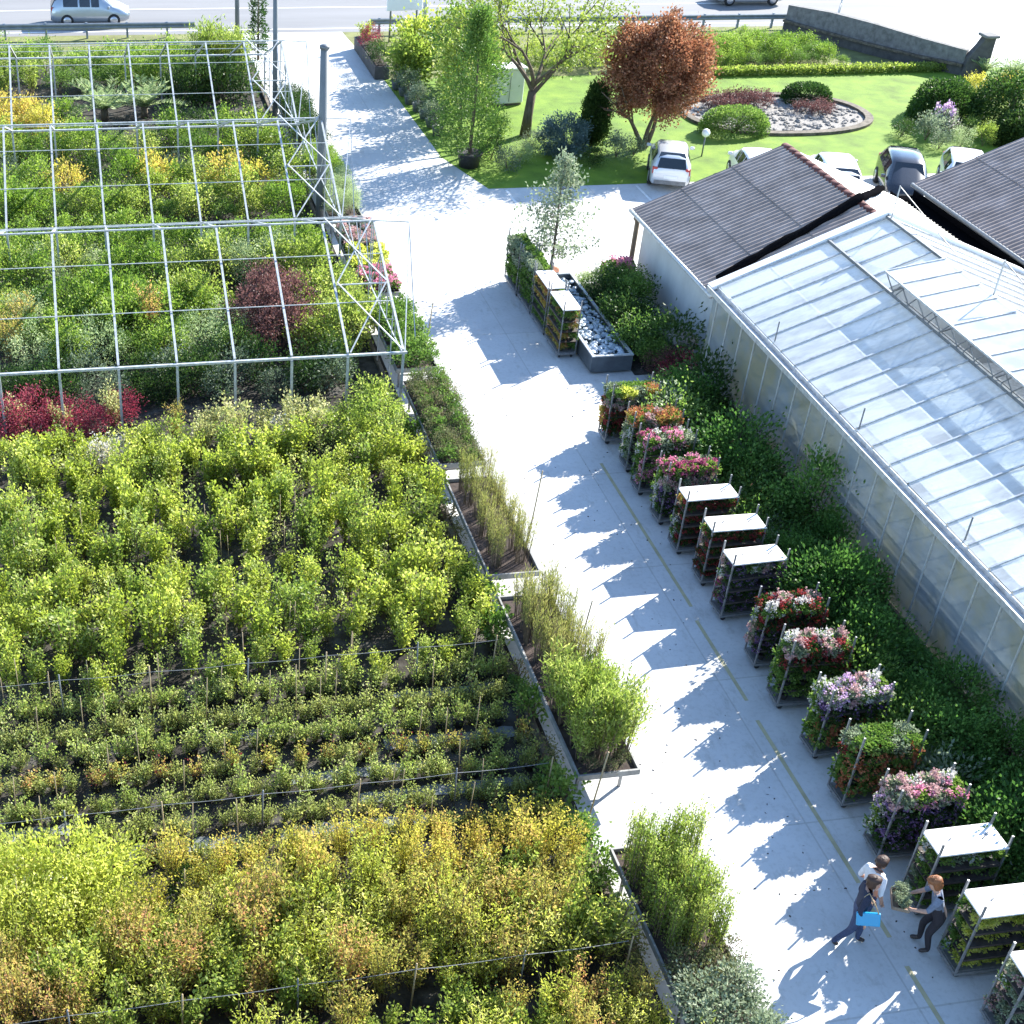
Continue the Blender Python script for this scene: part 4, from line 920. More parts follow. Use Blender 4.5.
def ragged(label, loc, h, r, ncl, per, mat, z0, rcl, L, W, tub, top=1.0, name='conifer_tree'):
    P = []; A = []
    for i in range(ncl):
        f_ = rng.uniform(0,1)**.85; z = z0+(h-z0)*f_; R_ = r*(1-f_**2.2*top)*(.75+.25*math.sin(f_*3))*rng.uniform(.35,1.15); a = rng.uniform(0,2*PI)
        c = np.array([R_*math.cos(a), R_*math.sin(a), z]); q = c+rng.normal(size=(per,3))*rcl*np.array([1,1,1.3]); P.append(q); A.append(unit(q-np.array([0,0,z-.3]))+rng.normal(size=(per,3))*.5+np.array([0,0,.4]))
    P = np.vstack(P); A = np.vstack(A); k = P[:,2] > .1
    t = thing(name, label, 'tree', loc); put('crown', leaf_mesh(name+'_sprays', P[k], A[k], L, W, LM[mat]), t); MB().tube([(0,0,0),(.03,0,h*.5),(0,.02,h*.85)],[.09,.05,.02],7).build('trunk', M['bark'], t)
    if tub: MB().lathe([(.38,0),(.5,.55),(.53,.6),(.46,.55)],16).build('pot', M['pot'], t)
ragged('tall mid green conifer in a dark tub at the corner of the lawn',(15.15,50.9,0),6.0,1.3,130,75,'mid',.6,.2,.14,.06,True)
ragged('dark rounded column conifer on the lawn left of the red tree',(21.0,52.8,0),2.5,.62,110,150,'dark',.1,.11,.11,.05,False,.8)
conifer('narrow column conifer beside the road at the far end of the frame',(8.6,66.2,0),4.6,.5,2000,'conif',L=.15)
# green trees behind the tub conifer
for x, y, h, r, m, lab in ((15.9,55.2,4.4,1.25,'fresh','bright green leafy tree behind the tub conifer'),(16.6,58.5,4.6,1.3,'mid','green leafy tree between the planter bush and the spring tree'),(15.6,62.0,3.3,1.3,'lime','bright yellow green bushy tree at the driveway planter'),(14.9,60.6,2.6,.9,'fresh','smaller green bushy tree beside the driveway pots'),(17.8,61.6,3.4,1.4,'spring','pale green bushy tree at the back of the lawn')):
    P, A = clumps(r,r,h*.42,h*.56,60,.24,44,.4,.35,1,-.9); b = MB()
    tips = []; limb(b,(0,0,0),(0.03,0,1),h*.4,.09,2,tips,.5)
    tree('bushy_tree', lab, (x,y,0), leaf_mesh('bushy_tree_leaves',P,A,.18,.11,LM[m]), b.mesh('bushy_tree_trunk',M['bark']), None)
# driveway planters with blue green pots
for i, (x, y) in enumerate(((14.35,61.0),(14.45,60.0),(14.5,58.9),(14.6,57.8),(14.65,56.7),(14.7,55.6),(14.75,54.6))):
    t = plant('silver_shrub' if i % 2 else 'grey_shrub', x, y, .42, 'bluish leaved plant in a pot along the edge of the driveway', 'pot plant', 'bluish pot plants along the driveway', .9)
    put('pot', MB().lathe([(.2,-.42),(.28,0),(.3,.02),(.25,-.02)],12).mesh('driveway_pot', M['steel_dark']), t)
t = thing('planter_box','long dark planter box along the far driveway edge','planter',(14.0,65.2,0))
b = MB(); b.box((0,0,.3),(.7,5.2,.6)); b.build('box', M['darkstone'], t); MB().box((0,0,.62),(.55,5.0,.03)).build('soil', M['mulch'], t)
for y in (63.2,64.2): plant('dark_shrub',14.0,y,.6,'dark bush in the near half of the driveway planter box','shrub','dark bushes in the planter box',.75)
for y, k, lab in ((66.9,'lime_shrub','yellow green bush at the far end of the driveway planter box'),(65.9,'crimson_shrub','dark red bush in the driveway planter box')): plant(k,14.0,y,.6,lab,'shrub',None,.9)
# shrubs at the near lawn edge
P, A = clumps(1.0,1.0,.85,.8,100,.12,90,.5,.3,1,-.9)
t = thing('blue_green_shrub','rounded blue green shrub left of the dark column conifer','shrub',(19.4,51.8,0)); put('foliage', leaf_mesh('blue_shrub_leaves',P,A,.11,.04,LM['blue']), t); MB().tube([(0,0,0),(0,0,.8)],.05,6).build('stem',M['bark'],t)
for x, y, k, s, lab in ((16.6,50.3,'grey_shrub',.9,'grey green low bush right of the tub conifer'),(17.4,51.2,'pale_shrub',.7,'pale low bush at the foot of the spring tree'),(18.2,52.4,'grey_shrub',.8,'greyish bush before the trunk of the spring tree'),(20.3,50.6,'dark_shrub',.7,'low dark bush before the blue green shrub'),(21.6,51.4,'silver_shrub',1.0,'whitish leaved bush left of the red tree trunk'),(22.4,51.5,'grey_shrub',.8,'grey bush touching the red tree trunk'),(17.0,53.5,'round_shrub',.8,'green bush between the tub conifer and the spring tree'),(18.9,53.2,'silver_shrub',.7,'silvery small bush right of the spring tree trunk'),(16.3,51.6,'dark_shrub',.9,'dark bush behind the tub conifer foot')):
    plant(k, x, y, 0, lab, 'shrub', None, s)
# white utility cabinet
t = thing('white_cabinet','pale greenish white cabinet on the lawn behind the spring tree','cabinet',(18.9,58.7,0),.15)
MB().bbox((0,0,.85),(1.4,.8,1.5),.03).build('body', M['sheet'], t); MB().bbox((0,0,1.66),(1.52,.92,.1),.02).build('roof', M['white'], t); MB().box((0,0,.05),(1.3,.7,.1)).build('base', M['kerb'], t); MB().box((0,-.415,.85),(.02,.01,1.3)).build('door_gap', M['steel_dark'], t)
# garden globe lamp
t = thing('globe_lamp','white globe lamp on a short post at the lawn edge','garden lamp',(25.3,51.2,0)); MB().tube([(0,0,0),(0,0,.85)],.03,8).build('post',M['steel_dark'],t)
MB().lathe([(.04,.82)]+[(.17*math.sin(a),1.0-.17*math.cos(a)) for a in np.linspace(.35,PI-.02,10)],16).build('globe',M['white'],t)

# island bed on the lawn
def blob(cx, cy, ax, ay, n=48, e=2.3): return [(cx+ax*math.copysign(abs(math.cos(t))**(2/e),math.cos(t)), cy+ay*math.copysign(abs(math.sin(t))**(2/e),math.sin(t))) for t in np.linspace(0,2*PI,n,False)]
o = sheet('gravel_bed', blob(31.0,56.2,4.3,2.75), .012, M['gravel'])
t = thing('bed_edging','pale stone edging round the oval gravel bed on the lawn','edging')
outer, inner = blob(31,56.2,4.45,2.9), blob(31,56.2,4.1,2.55); b = MB(); n = len(outer)
vs = [(x,y,0) for x,y in outer]+[(x,y,.13) for x,y in outer]+[(x,y,.13) for x,y in inner]+[(x,y,0) for x,y in inner]
b.add(vs, [(k*n+i,k*n+(i+1)%n,(k+1)*n+(i+1)%n,(k+1)*n+i) for k in range(3) for i in range(n)]); b.build('edging_stones', M['kerb'], t)
b = MB()
for i in range(420):
    a = rnd.uniform(0,2*PI); r_ = math.sqrt(rnd.random()); rock(b, (31+3.9*r_*math.cos(a), 56.2+2.35*r_*math.sin(a), .03), rnd.uniform(.05,.16))
tag(b.build('bed_pebbles', M['gravel']), 'pale pebbles and stones strewn over the oval bed', 'pebbles', kind='stuff')
shrub_variants('heather', 4, v_clump('purple','heather_leaves', .5, .5, 18, .1, 34, .09, .05, 'heath' and None, 0, low=-.1))
for x, y in ((28.2,57.2),(28.9,57.6),(29.6,57.7),(30.3,57.7),(31.0,57.5),(28.6,56.5),(29.3,56.8),(30.0,56.9)): plant('heather', x, y, 0, 'low dark purple brown heather in the row on the left of the oval bed', 'heather', 'dark heathers at the left of the oval bed', 1.1)
for x, y in ((32.3,56.3),(33.0,55.9),(33.4,56.5)): plant('heather', x, y, 0, 'low purple heather at the right of the oval bed', 'heather', 'purple heathers at the right of the oval bed', .95)
def clipped(label, loc, rx, ry, h, mat='mid', n=9000):
    v = rng.normal(size=(n,3)); v[:,2] = abs(v[:,2]); v = unit(v); s = rng.uniform(.55,1.03,n)[:,None]**.5
    e = np.sign(v)*np.abs(v)**.75; P = e*s*np.array([rx,ry,h]); A = v+rng.normal(size=(n,3))*.5
    t = thing('clipped_hedge', label, 'hedge', loc); put('foliage', leaf_mesh('clipped_leaves',P,A,.09,.05,LM[mat]), t)
    b = MB()
    for i in range(6): b.tube([(0,0,0),(rnd.uniform(-.6,.6)*rx,rnd.uniform(-.6,.6)*ry,h*.7)],.03,5)
    b.build('stem', M['bark'], t)
clipped('clipped rounded green hedge cushion at the near left of the oval bed',(27.9,53.9,0),1.55,.85,1.15,'mid')
clipped('small clipped green cushion at the top of the oval bed',(33.3,57.9,0),1.15,.8,.85,'conif',6500)
# hedges at the back of the lawn
t = thing('low_hedge','low clipped yellow green hedge along the back of the lawn','hedge',(0,0,0))
n = 9000; P = np.stack([rng.uniform(29.8,44,n), rng.uniform(61.9,62.5,n), rng.uniform(0.05,.38,n)],1); put('foliage', leaf_mesh('low_hedge_leaves',P,rng.normal(size=(n,3))+np.array([0,-.3,.6]),.13,.07,LM['fresh']), t)
b = MB()
for x in np.arange(30,44,.5): b.tube([(x,62.2,0),(x,62.2,.4)],.02,4)
b.build('stem', M['stem'], t)
for y, s in ((63.4,.62),(64.4,.7),(65.4,.7),(66.4,.62)):
    x = 28.3
    while x < 38.2-(y-63.4)*.4:
        plant(rnd.choice(('round_shrub','round_shrub','mid_shrub')), x, y+rnd.uniform(-.2,.2), 0, 'low leafy green bush in the thicket between the lawn and the guardrail', 'shrub', 'green bushes between lawn and guardrail', s*rnd.uniform(.85,1.15)*1.1); x += .8
for y in (63.6,65.0):
    x = 18.4
    while x < 28: plant(rnd.choice(('round_shrub','sunny_shrub','fresh_shrub')), x, y, 0, 'loose green bush behind the spring and red trees', 'shrub', 'green bushes behind the two lawn trees', rnd.uniform(.65,.9)); x += 1.3
# big clipped dark shrubs at the right
for x, y, r, h, lab, m in ((38.6,55.0,1.55,1.7,'big dark rounded shrub nearest the oval bed','conif'),(41.2,53.9,1.9,2.35,'largest dark green rounded shrub at the right edge','conif'),(40.3,51.5,1.25,1.35,'dark rounded shrub in front of the largest one','dark')):
    n = 13000; v = unit(rng.normal(size=(n,3))); v[:,2] = abs(v[:,2])*1.0; bump_ = 1+.1*np.sin(v[:,0]*5)*np.cos(v[:,1]*6)
    P = v*np.array([r,r,h])*(rng.uniform(.7,1.04,n)*bump_)[:,None]; t = thing('rounded_shrub', lab, 'shrub', (x,y,0)); put('foliage', leaf_mesh('rounded_leaves',P,v+rng.normal(size=(n,3))*.6,.13,.07,LM[m]), t)
    MB().tube([(0,0,0),(0,0,h*.7)],.1,6).build('stem', M['bark'], t)
for x, y, k, s, lab in ((35.4,52.9,'dark_shrub',.8,'low dark bush at the left of the flower patch'),(36.2,52.3,'silver_shrub',1.2,'silvery mound in the flower patch before the dark shrubs'),(37.3,52.9,'whiteflower_shrub',1.1,'white flowered clump in the patch before the dark shrubs'),(37.2,51.2,'pale_shrub',.7,'bright pale green clump in the flower patch'),(38.4,51.4,'sunny_shrub',.55,'yellow green clump at the right of the flower patch'),(36.2,51.2,'grey_shrub',.8,'grey clump at the front of the flower patch'),(38.6,52.8,'mid_shrub',.8,'green clump under the big dark shrubs')): plant(k,x,y,0,lab,'shrub',None,s)
plant('pot_lilac',37.6,53.4,.0,'violet blooming clump against the big dark shrub','shrub',None,2.6,'violet_flower_clump')
for x, y in ((41.6,57.2),(42.8,56.8),(44,56.5),(45.2,56.0)): plant('amber_shrub',x,y,0,'orange yellow hedge bush behind the largest dark shrub','shrub','orange hedge bushes at the right edge',.85)
# dry palm like plants near the pillar
for x, y in ((44.4,61.0),(45.6,60.4)): plant('palm_fern',x,y,0,'small straw coloured palm like plant beside the wall pillar','fern','small palms beside the pillar',.6)

# ---------------------------------------------------------------- bridge parapet, guardrails, sign
t = thing('stone_parapet','curved grey stone parapet wall at the edge of the road','wall')
pw = [(38.2,70.2),(39.4,67.8),(40.6,65.6),(42.1,63.3),(43.6,61.6)]
def wallstrip(b, pts, off, th, z0, z1s):
    secs = []
    for i,(x,y) in enumerate(pts):
        q = Vector((pts[min(i+1,len(pts)-1)][0]-pts[max(i-1,0)][0], pts[min(i+1,len(pts)-1)][1]-pts[max(i-1,0)][1],0)).normalized(); n_ = Vector((-q.y,q.x,0))
        p = Vector((x,y,0))+n_*off; z1 = z1s[i] if isinstance(z1s,(list,tuple)) else z1s
        secs.append([p-n_*th/2+Vector((0,0,z0)),p+n_*th/2+Vector((0,0,z0)),p+n_*th/2+Vector((0,0,z1)),p-n_*th/2+Vector((0,0,z1))])
    b.loft(secs, True, False)
b = MB(); wallstrip(b, pw, 0, .35, -.6, [1.3,1.5,1.5,1.35,1.2]); b.build('wall', M['stone'], t)
b = MB(); wallstrip(b, pw, -.3, .22, .45, .57); b.build('ledge', M['kerb'], t)
b = MB(); wallstrip(b, pw, -.24, .1, -.6, .44); b.build('lower_face', M['darkstone'], t)
t = thing('wall_pillar','curved dark stone end pillar with a pale cap at the end of the parapet','pillar',(44.1,61.3,0))
b = MB()
b.loft([[(-.75,.35,0),(-.75,-.05,0),(.45,-.3,0),(.45,.3,0)],[(-.6,.3,.9),(-.6,-.05,.9),(.45,-.3,.9),(.45,.3,.9)],[(-.2,.25,1.5),(-.2,-.1,1.5),(.45,-.3,1.5),(.45,.3,1.5)],[(.0,.25,1.9),(.0,-.2,1.9),(.45,-.3,1.9),(.45,.3,1.9)]],True,False); b.build('shaft', M['darkstone'], t)
MB().bbox((.22,0,1.97),(.75,.8,.13),.03).build('cap', M['stone'], t)
t = thing('letter_box','dark box on a pale post beside the driveway','letter box',(47.6,62.2,0)); MB().box((0,0,.55),(.14,.14,1.1)).build('post',M['kerb'],t); MB().bbox((0,0,1.35),(.6,.4,.5),.04).build('box',M['steel_dark'],t)
def guardrail(x0, x1, y, label):
    t = thing('guardrail', label, 'guardrail', (0,y,0))
    prof = [(0,.46),(.05,.5),(.05,.56),(0,.61),(.05,.66),(.05,.72),(0,.76),(-.02,.76),(-.02,.46)]
    b = MB(); b.loft([[(x,-p[0],p[1]) for p in prof] for x in (x0,x1)], True, False); b.build('rail', M['rail'], t)
    x = x0+.5
    while x < x1: MB().box((x,.06,.36),(.1,.12,.84)).build('post', M['rail'], t); x += 2.0
M['rail'] = surf('weathered_guardrail', (.22,.25,.28), .2, 3, .55, .4)
guardrail(-14, 5.9, 70.3, 'grey steel guardrail beside the road at the left')
guardrail(15.0, 38.6, 70.5, 'grey steel guardrail beside the road behind the lawn trees')
t = thing('road_sign','white sign board on posts at the driveway mouth','sign',(16.4,69.0,0),.1)
for x in (-.7,.7): MB().tube([(x,0,0),(x,0,2.6)],.05,8).build('post',M['steel_dark'],t)
MB().bbox((0,-.08,2.3),(1.9,.08,1.5),.02).build('panel',M['white'],t)
t = thing('thin_pole','thin light pole behind the second guardrail','pole',(41.0,69.9,0)); MB().tube([(0,0,0),(0,0,2.6)],.05,8).build('shaft',M['galv'],t); MB().tube([(0,0,1.5),(-.5,-.5,0)],.03,6).build('stay',M['galv'],t)

# ---------------------------------------------------------------- cars
def car(label, loc, rz, paint, L=4.2, W=1.72, H=1.5, style='hatch'):
    t = thing('parked_car' if loc[1] < 60 else 'passing_car', label, 'car', loc, rz); hl, hw = L/2, W/2
    # stations: x, bottom z, belt z, half width, roof z, roof half width (x forward)
    hood, trunk = (.98, 1.0) if style == 'hatch' else (.9, .95)
    st = [(-hl, .42,.80,hw*.80,.82,hw*.72), (-hl+.06,.30,.92,hw*.93,.97,hw*.76), (-hl+.28,.22,.96,hw*.98,1.28 if style=='hatch' else 1.02,hw*.74), (-hl+.62,.20,.96,hw,H-.05 if style=='hatch' else 1.12,hw*.72),
          (-.55,.20,.95,hw,H,hw*.73), (.05,.20,.94,hw,H,hw*.74), (.50,.20,.93,hw,H-.06,hw*.73), (1.15,.20,.92,hw*.99,1.0,hw*.80), (1.5,.22,.84,hw*.97,.93,hw*.78), (hl-.22,.26,.72,hw*.92,.80,hw*.72), (hl-.04,.34,.62,hw*.84,.68,hw*.66), (hl,.42,.55,hw*.74,.58,hw*.60)]
    secs = []
    for x, zb, zt, w, zr, wr in st:
        half = [(w*.86,zb),(w*.98,zb+.12),(w*1.0,(zb+zt)/2),(w*.97,zt),(wr*1.0,zr-.05),(wr*.88,zr),(wr*.4,zr+.02)]
        secs.append([(x,y,z) for y,z in half]+[(x,-y,z) for y,z in reversed(half)])
    b = MB(); b.loft(secs, True, True); body = b.build('body', paint, t)
    n = len(secs[0])
    def pane(name, quads, mat=M['glassdark'], sh_=.88, off=.012):
        b = MB()
        for q in quads:
            q = [Vector(p) for p in q]; c = sum(q, Vector())/4; nn = (q[2]-q[0]).cross(q[3]-q[1]).normalized()
            if nn.dot(c-Vector((0,0,.6))) < 0: nn = -nn
            b.add([c+(p-c)*sh_+nn*off for p in q], [(0,1,2,3)])
        return b.build(name, mat, t)
    S = secs
    for sgn in (0,1):
        ix = (3,4) if not sgn else (n-4,n-5)
        for i, nm in ((3,'side_window'),(4,'side_window'),(5,'side_window')):
            pane(nm, [(S[i][ix[0]],S[i+1][ix[0]],S[i+1][ix[1]],S[i][ix[1]])])
    # windscreen and rear window span the full width
    a, c = S[7], S[6]; pane('windscreen', [(a[4],a[n-5],c[n-6],c[5])], sh_=.93, off=.03)
    pane('rear_window', [(S[1][4],S[1][n-5],S[2][n-6],S[2][5]),(S[2][4],S[2][n-5],S[3][n-6],S[3][5])], sh_=.95, off=.04)
    for s in (-1,1):
        for x in (-hl+.82, hl-.82):
            w = MB(); w.lathe([(.2,-.09),(.30,-.1),(.32,-.05),(.32,.05),(.30,.1),(.2,.09)],20,(x,s*(hw-.07),.32),axis='Y'); w = w.build('wheel', M['rubber'], t)
            MB().lathe([(.03,-.095),(.19,-.1),(.21,-.06),(.21,.06),(.19,.1),(.03,.095)],16,(x,s*(hw-.065),.32),axis='Y').build('rim', M['alloy'], w)
        MB().box((hl-.09,s*hw*.66,.60),(.12,.3,.11),rz=-s*.35).build('headlight', M['lampglass'], t)
        MB().box((-hl+.10,s*hw*.80,.84),(.12,.2,.26)).build('tail_light', M['redlamp'], t)
        m = MB(); m.bbox((.95,s*(hw+.08),.98),(.1,.18,.12),.02); m.build('mirror', paint, t)
    MB().box((-hl-.005,0,.62),(.02,.5,.11)).build('number_plate', M['white'], t)
    MB().box((hl-.005,0,.44),(.03,.6,.1)).build('grille', M['black'], t)
    MB().box((-hl+.03,0,.40),(.07,W*.78,.16)).build('rear_bumper', M['steel_dark'] if 'white' not in label else paint, t)
    return t
PW = plain('white_car_paint',(.78,.78,.77),.3,0,.5,.6); PS = plain('silver_car_paint',(.42,.46,.50),.3,.6,.5,.6); PD = plain('dark_blue_car_paint',(.02,.025,.035),.25,.2,.5,.6); PG = plain('pale_grey_car_paint',(.6,.62,.64),.3,.4,.5,.6)
car('silver hatchback driving on the road behind the left guardrail',(.75,73.3,0),0,PS,4.0,1.7,1.62)
car('grey car on the road behind the second guardrail',(38.4,76.0,0),PI,PG,4.3,1.7,1.5)
car('pale grey hatchback parked by the globe lamp with its rear window facing the yard',(22.85,48.9,0),PI/2-.36,PG,3.3,1.56,1.42)
car('white car parked behind the corrugated roof beside the globe lamp',(26.0,47.7,0),PI/2-.25,PW,3.8,1.68,1.45)
car('white car parked behind the red ridge of the building',(28.9,46.9,0),PI/2-.3,PW,3.9,1.7,1.45)
car('dark blue car with a shiny roof parked beyond the netting roll',(31.6,46.4,0),-PI/2-.4,PD,3.8,1.68,1.5)
car('white car parked at the far right behind the second roof',(34.2,46.3,0),-PI/2-.5,PW,3.9,1.7,1.42)

# ---------------------------------------------------------------- people
def skin_mesh(verts, edges, radii, root=0, sub=1):
    me = bpy.data.meshes.new('skin_tmp'); me.from_pydata(verts, edges, []); o = bpy.data.objects.new('skin_tmp', me); COL.objects.link(o)
    md = o.modifiers.new('s','SKIN'); md.use_smooth_shade = True
    for i, v in enumerate(me.skin_vertices[0].data):
        r_ = radii[i]; v.radius = r_ if isinstance(r_, tuple) else (r_, r_); v.use_root = (i == root)
    sb = o.modifiers.new('u','SUBSURF'); sb.levels = sub; sb.render_levels = sub
    bpy.context.view_layer.update(); dg = bpy.context.evaluated_depsgraph_get(); ev = o.evaluated_get(dg); m2 = ev.to_mesh()
    vs = [v.co.copy() for v in m2.vertices]; fs = [list(p.vertices) for p in m2.polygons]; ev.to_mesh_clear()
    bpy.data.objects.remove(o); bpy.data.meshes.remove(me); return vs, fs
def person(label, loc, rz, J, mats, hair_mat, hair_long=0.0, face_dir=(0,1,0)):
    """J: dict of joints in metres, facing +Y before rotation; mats: dict region -> material"""
    t = thing('person', label, 'person', loc, rz)
    names = ['pelvis','waist','chest','neck','headbase']
    order = list(J.keys()); idx = {k:i for i,k in enumerate(order)}
    rad = {'pelvis':(.165,.125),'waist':(.14,.105),'chest':(.165,.115),'neckb':(.075,.07),'neck':(.055,.055),'shl':.07,'shr':.07,'ell':.046,'elr':.046,'wrl':.03,'wrr':.03,'hal':(.042,.02),'har':(.042,.02),
           'hil':.098,'hir':.098,'knl':.066,'knr':.066,'anl':.045,'anr':.045,'tol':(.042,.032),'tor':(.042,.032)}
    E = [('pelvis','waist'),('waist','chest'),('chest','neckb'),('neckb','neck'),('chest','shl'),('shl','ell'),('ell','wrl'),('wrl','hal'),('chest','shr'),('shr','elr'),('elr','wrr'),('wrr','har'),
         ('pelvis','hil'),('hil','knl'),('knl','anl'),('anl','tol'),('pelvis','hir'),('hir','knr'),('knr','anr'),('anr','tor')]
    V = [Vector(J[k]) for k in order]
    vs, fs = skin_mesh(V, [(idx[a],idx[b]) for a,b in E], [rad[k] for k in order], idx['pelvis'], 2)
    reg = {('pelvis','waist'):'legs',('waist','chest'):'top',('chest','neckb'):'top',('neckb','neck'):'skin',('chest','shl'):'top',('chest','shr'):'top',('shl','ell'):'sleeve',('shr','elr'):'sleeve',('ell','wrl'):'fore',('elr','wrr'):'fore',('wrl','hal'):'skin',('wrr','har'):'skin'}
    keys = list(mats.keys()); b = MB()
    def seg(p,a,c):
        ab = c-a; u = max(0,min(1,(p-a).dot(ab)/max(ab.length_squared,1e-9))); return (p-(a+ab*u)).length
    for f in fs:
        c = sum((vs[i] for i in f), Vector())/len(f)
        best = min(E, key=lambda e: seg(c, Vector(J[e[0]]), Vector(J[e[1]])) - .4*0)
        r_ = reg.get(best)
        if r_ is None: r_ = 'shoe' if best[1] in ('tol','tor') else 'legs'
        b.cur = keys.index(r_) if r_ in keys else 0
        b.add([vs[i] for i in f], [tuple(range(len(f)))], True)
    # hands: palm is the skin chain end; five separate bent fingers rooted inside it
    b.cur = keys.index('skin')
    for w, h in (('wrl','hal'),('wrr','har')):
        W_, H_ = Vector(J[w]), Vector(J[h]); d = (H_-W_).normalized(); side = d.cross(Vector((0,0,1))); side = side.normalized() if side.length > .1 else Vector((1,0,0)); up = side.cross(d).normalized()
        for q, (o_, l_) in enumerate(((-.03,.068),(-.01,.082),(.01,.078),(.03,.062))):
            p0 = H_+side*o_-d*.01; p1 = p0+d*l_*.45-up*.004; p2 = p1+d*l_*.32-up*.016; p3 = p2+d*l_*.2-up*.022; b.tube([p0,p1,p2,p3],[.0095,.009,.008,.006],6)
        p0 = W_.lerp(H_,.45)+side*.025; p1 = p0+side*.03+d*.03-up*.008; p2 = p1+side*.01+d*.03-up*.012; b.tube([p0,p1,p2],[.0115,.0105,.008],6)
    # head with features
    nk = Vector(J['neck']); fd = Vector(face_dir).normalized(); hc = nk+Vector((0,0,.115))+fd*.03
    sd = fd.cross(Vector((0,0,1))).normalized(); up = sd.cross(fd).normalized()
    def loc_(x,y,z): return hc+sd*x+fd*y+up*z
    secs = []
    for zz, rx_, ry_, oy in ((-.125,.03,.03,.045),(-.115,.05,.05,.04),(-.08,.062,.075,.02),(-.03,.072,.092,.005),(.02,.076,.098,0),(.06,.072,.092,-.004),(.095,.052,.07,-.006),(.115,.022,.03,-.008)):
        secs.append([loc_(rx_*math.cos(a), oy+ry_*math.sin(a), zz) for a in np.linspace(0,2*PI,16,False)])
    b.loft(secs, True, True)
    b.loft([[loc_(-.008,.09,.02),loc_(.008,.09,.02),loc_(.004,.098,.02)],[loc_(-.017,.09,-.035),loc_(.017,.09,-.035),loc_(0,.122,-.03)]], True, True)
    for s in (-1,1): b.loft([[loc_(s*.074,-.015,-.03),loc_(s*.085,-.02,-.03),loc_(s*.078,.005,-.03)],[loc_(s*.074,-.02,.025),loc_(s*.092,-.03,.028),loc_(s*.08,.005,.025)]], True, True)
    b.build('body', [mats[k] for k in keys], t)
    e = MB()
    for s in (-1,1): e.lathe([(.004,-.004),(.010,0),(.004,.004)],8,tuple(loc_(s*.031,.093,.012)))
    e.build('eyes', M['black'], t); mo = MB(); mo.box(tuple(loc_(0,.094,-.065)),(.045,.008,.012),M=Matrix((sd,fd,up)).transposed()); mo.build('mouth', M['redlamp'], t)
    # hair: a tousled cap over the back and top of the skull
    hb = MB(); secs = []
    for zz, k in ((-.05-hair_long,.9),(-.02-hair_long*.5,1.12),(.02,1.16),(.06,1.2),(.1,1.2),(.125,.8),(.14,.25)):
        ring = []
        for a in np.linspace(0,2*PI,18,False):
            front = math.sin(a); rx_, ry_ = .078*k, .1*k
            y = ry_*front-.012
            if zz < .06 and front > .1: y = min(y, .03)
            ring.append(loc_(rx_*math.cos(a)*rnd.uniform(.95,1.06), y*rnd.uniform(.96,1.05), zz+rnd.uniform(-.006,.006)))
        secs.append(ring)
    hb.loft(secs, True, True)
    for q in range(110):     # loose locks over the cap
        a = rnd.uniform(0,2*PI); e = rnd.uniform(.1,1.45); f_ = math.sin(a)
        if e < .75 and f_ > .1: continue
        r0_ = lambda e_, k: loc_(.09*k*math.cos(a)*math.cos(e_), .112*k*math.sin(a)*math.cos(e_)-.012, .01+.125*k*math.sin(e_))
        hb.tube([r0_(e+.35,1.0), r0_(e,1.05), r0_(e-.35,1.07)+Vector((rnd.uniform(-.012,.012),rnd.uniform(-.012,.012),-hair_long*.5))], [.012,.013,.005], 4, smooth=False)
    hb.build('hair', hair_mat, t)
    return t
SK = surf('skin', (.42,.25,.18), .08, 20, .55); JE = surf('blue_jeans', (.035,.055,.12), .3, 20, .85); NV = surf('navy_knit', (.018,.024,.05), .25, 40, .9); WS = surf('white_shirt_cloth', (.62,.63,.66), .08, 12, .85); GB = surf('grey_blue_cloth', (.13,.16,.22), .2, 20, .85)
DT = surf('dark_trousers', (.022,.02,.026), .2, 20, .85); SHO = plain('dark_shoe', (.03,.022,.02), .5); HB = surf('brown_hair', (.045,.022,.014), .35, 60, .6, stretch=(1,1,.2)); HR = surf('ginger_hair', (.20,.075,.026), .35, 60, .6, stretch=(1,1,.2))
# woman walking with a blue folder (faces the trolleys and away)
J2 = dict(pelvis=(0,0,.90),waist=(0,.01,1.07),chest=(0,.02,1.28),neckb=(0,.02,1.42),neck=(0,.04,1.48),shl=(-.175,.01,1.38),ell=(-.25,-.02,1.10),wrl=(-.21,.17,.96),hal=(-.18,.24,.94),shr=(.175,.01,1.38),elr=(.25,-.06,1.11),wrr=(.24,.06,.88),har=(.24,.10,.80),
          hil=(-.095,.0,.86),knl=(-.10,.16,.48),anl=(-.10,.16,.08),tol=(-.11,.30,.04),hir=(.095,0,.86),knr=(.10,-.04,.47),anr=(.10,-.26,.11),tor=(.10,-.16,.035))
p2 = person('person with brown hair in a navy jumper and blue jeans carrying a bright blue bag',(11.93,13.1,0),-2.0,J2,{'skin':SK,'top':NV,'sleeve':NV,'fore':NV,'legs':JE,'shoe':SHO},HB,.05)
J1 = dict(J2); J1.update(anl=(-.10,.12,.08),tol=(-.11,.26,.04),knl=(-.10,.10,.48),anr=(.10,-.14,.09),tor=(.10,-.02,.035))
p1 = person('person with dark hair in a white shirt half hidden behind the one with the bag',(12.27,13.42,0),-PI/2+.3,J1,{'skin':SK,'top':WS,'sleeve':WS,'fore':SK,'legs':JE,'shoe':SHO},HB,.0)
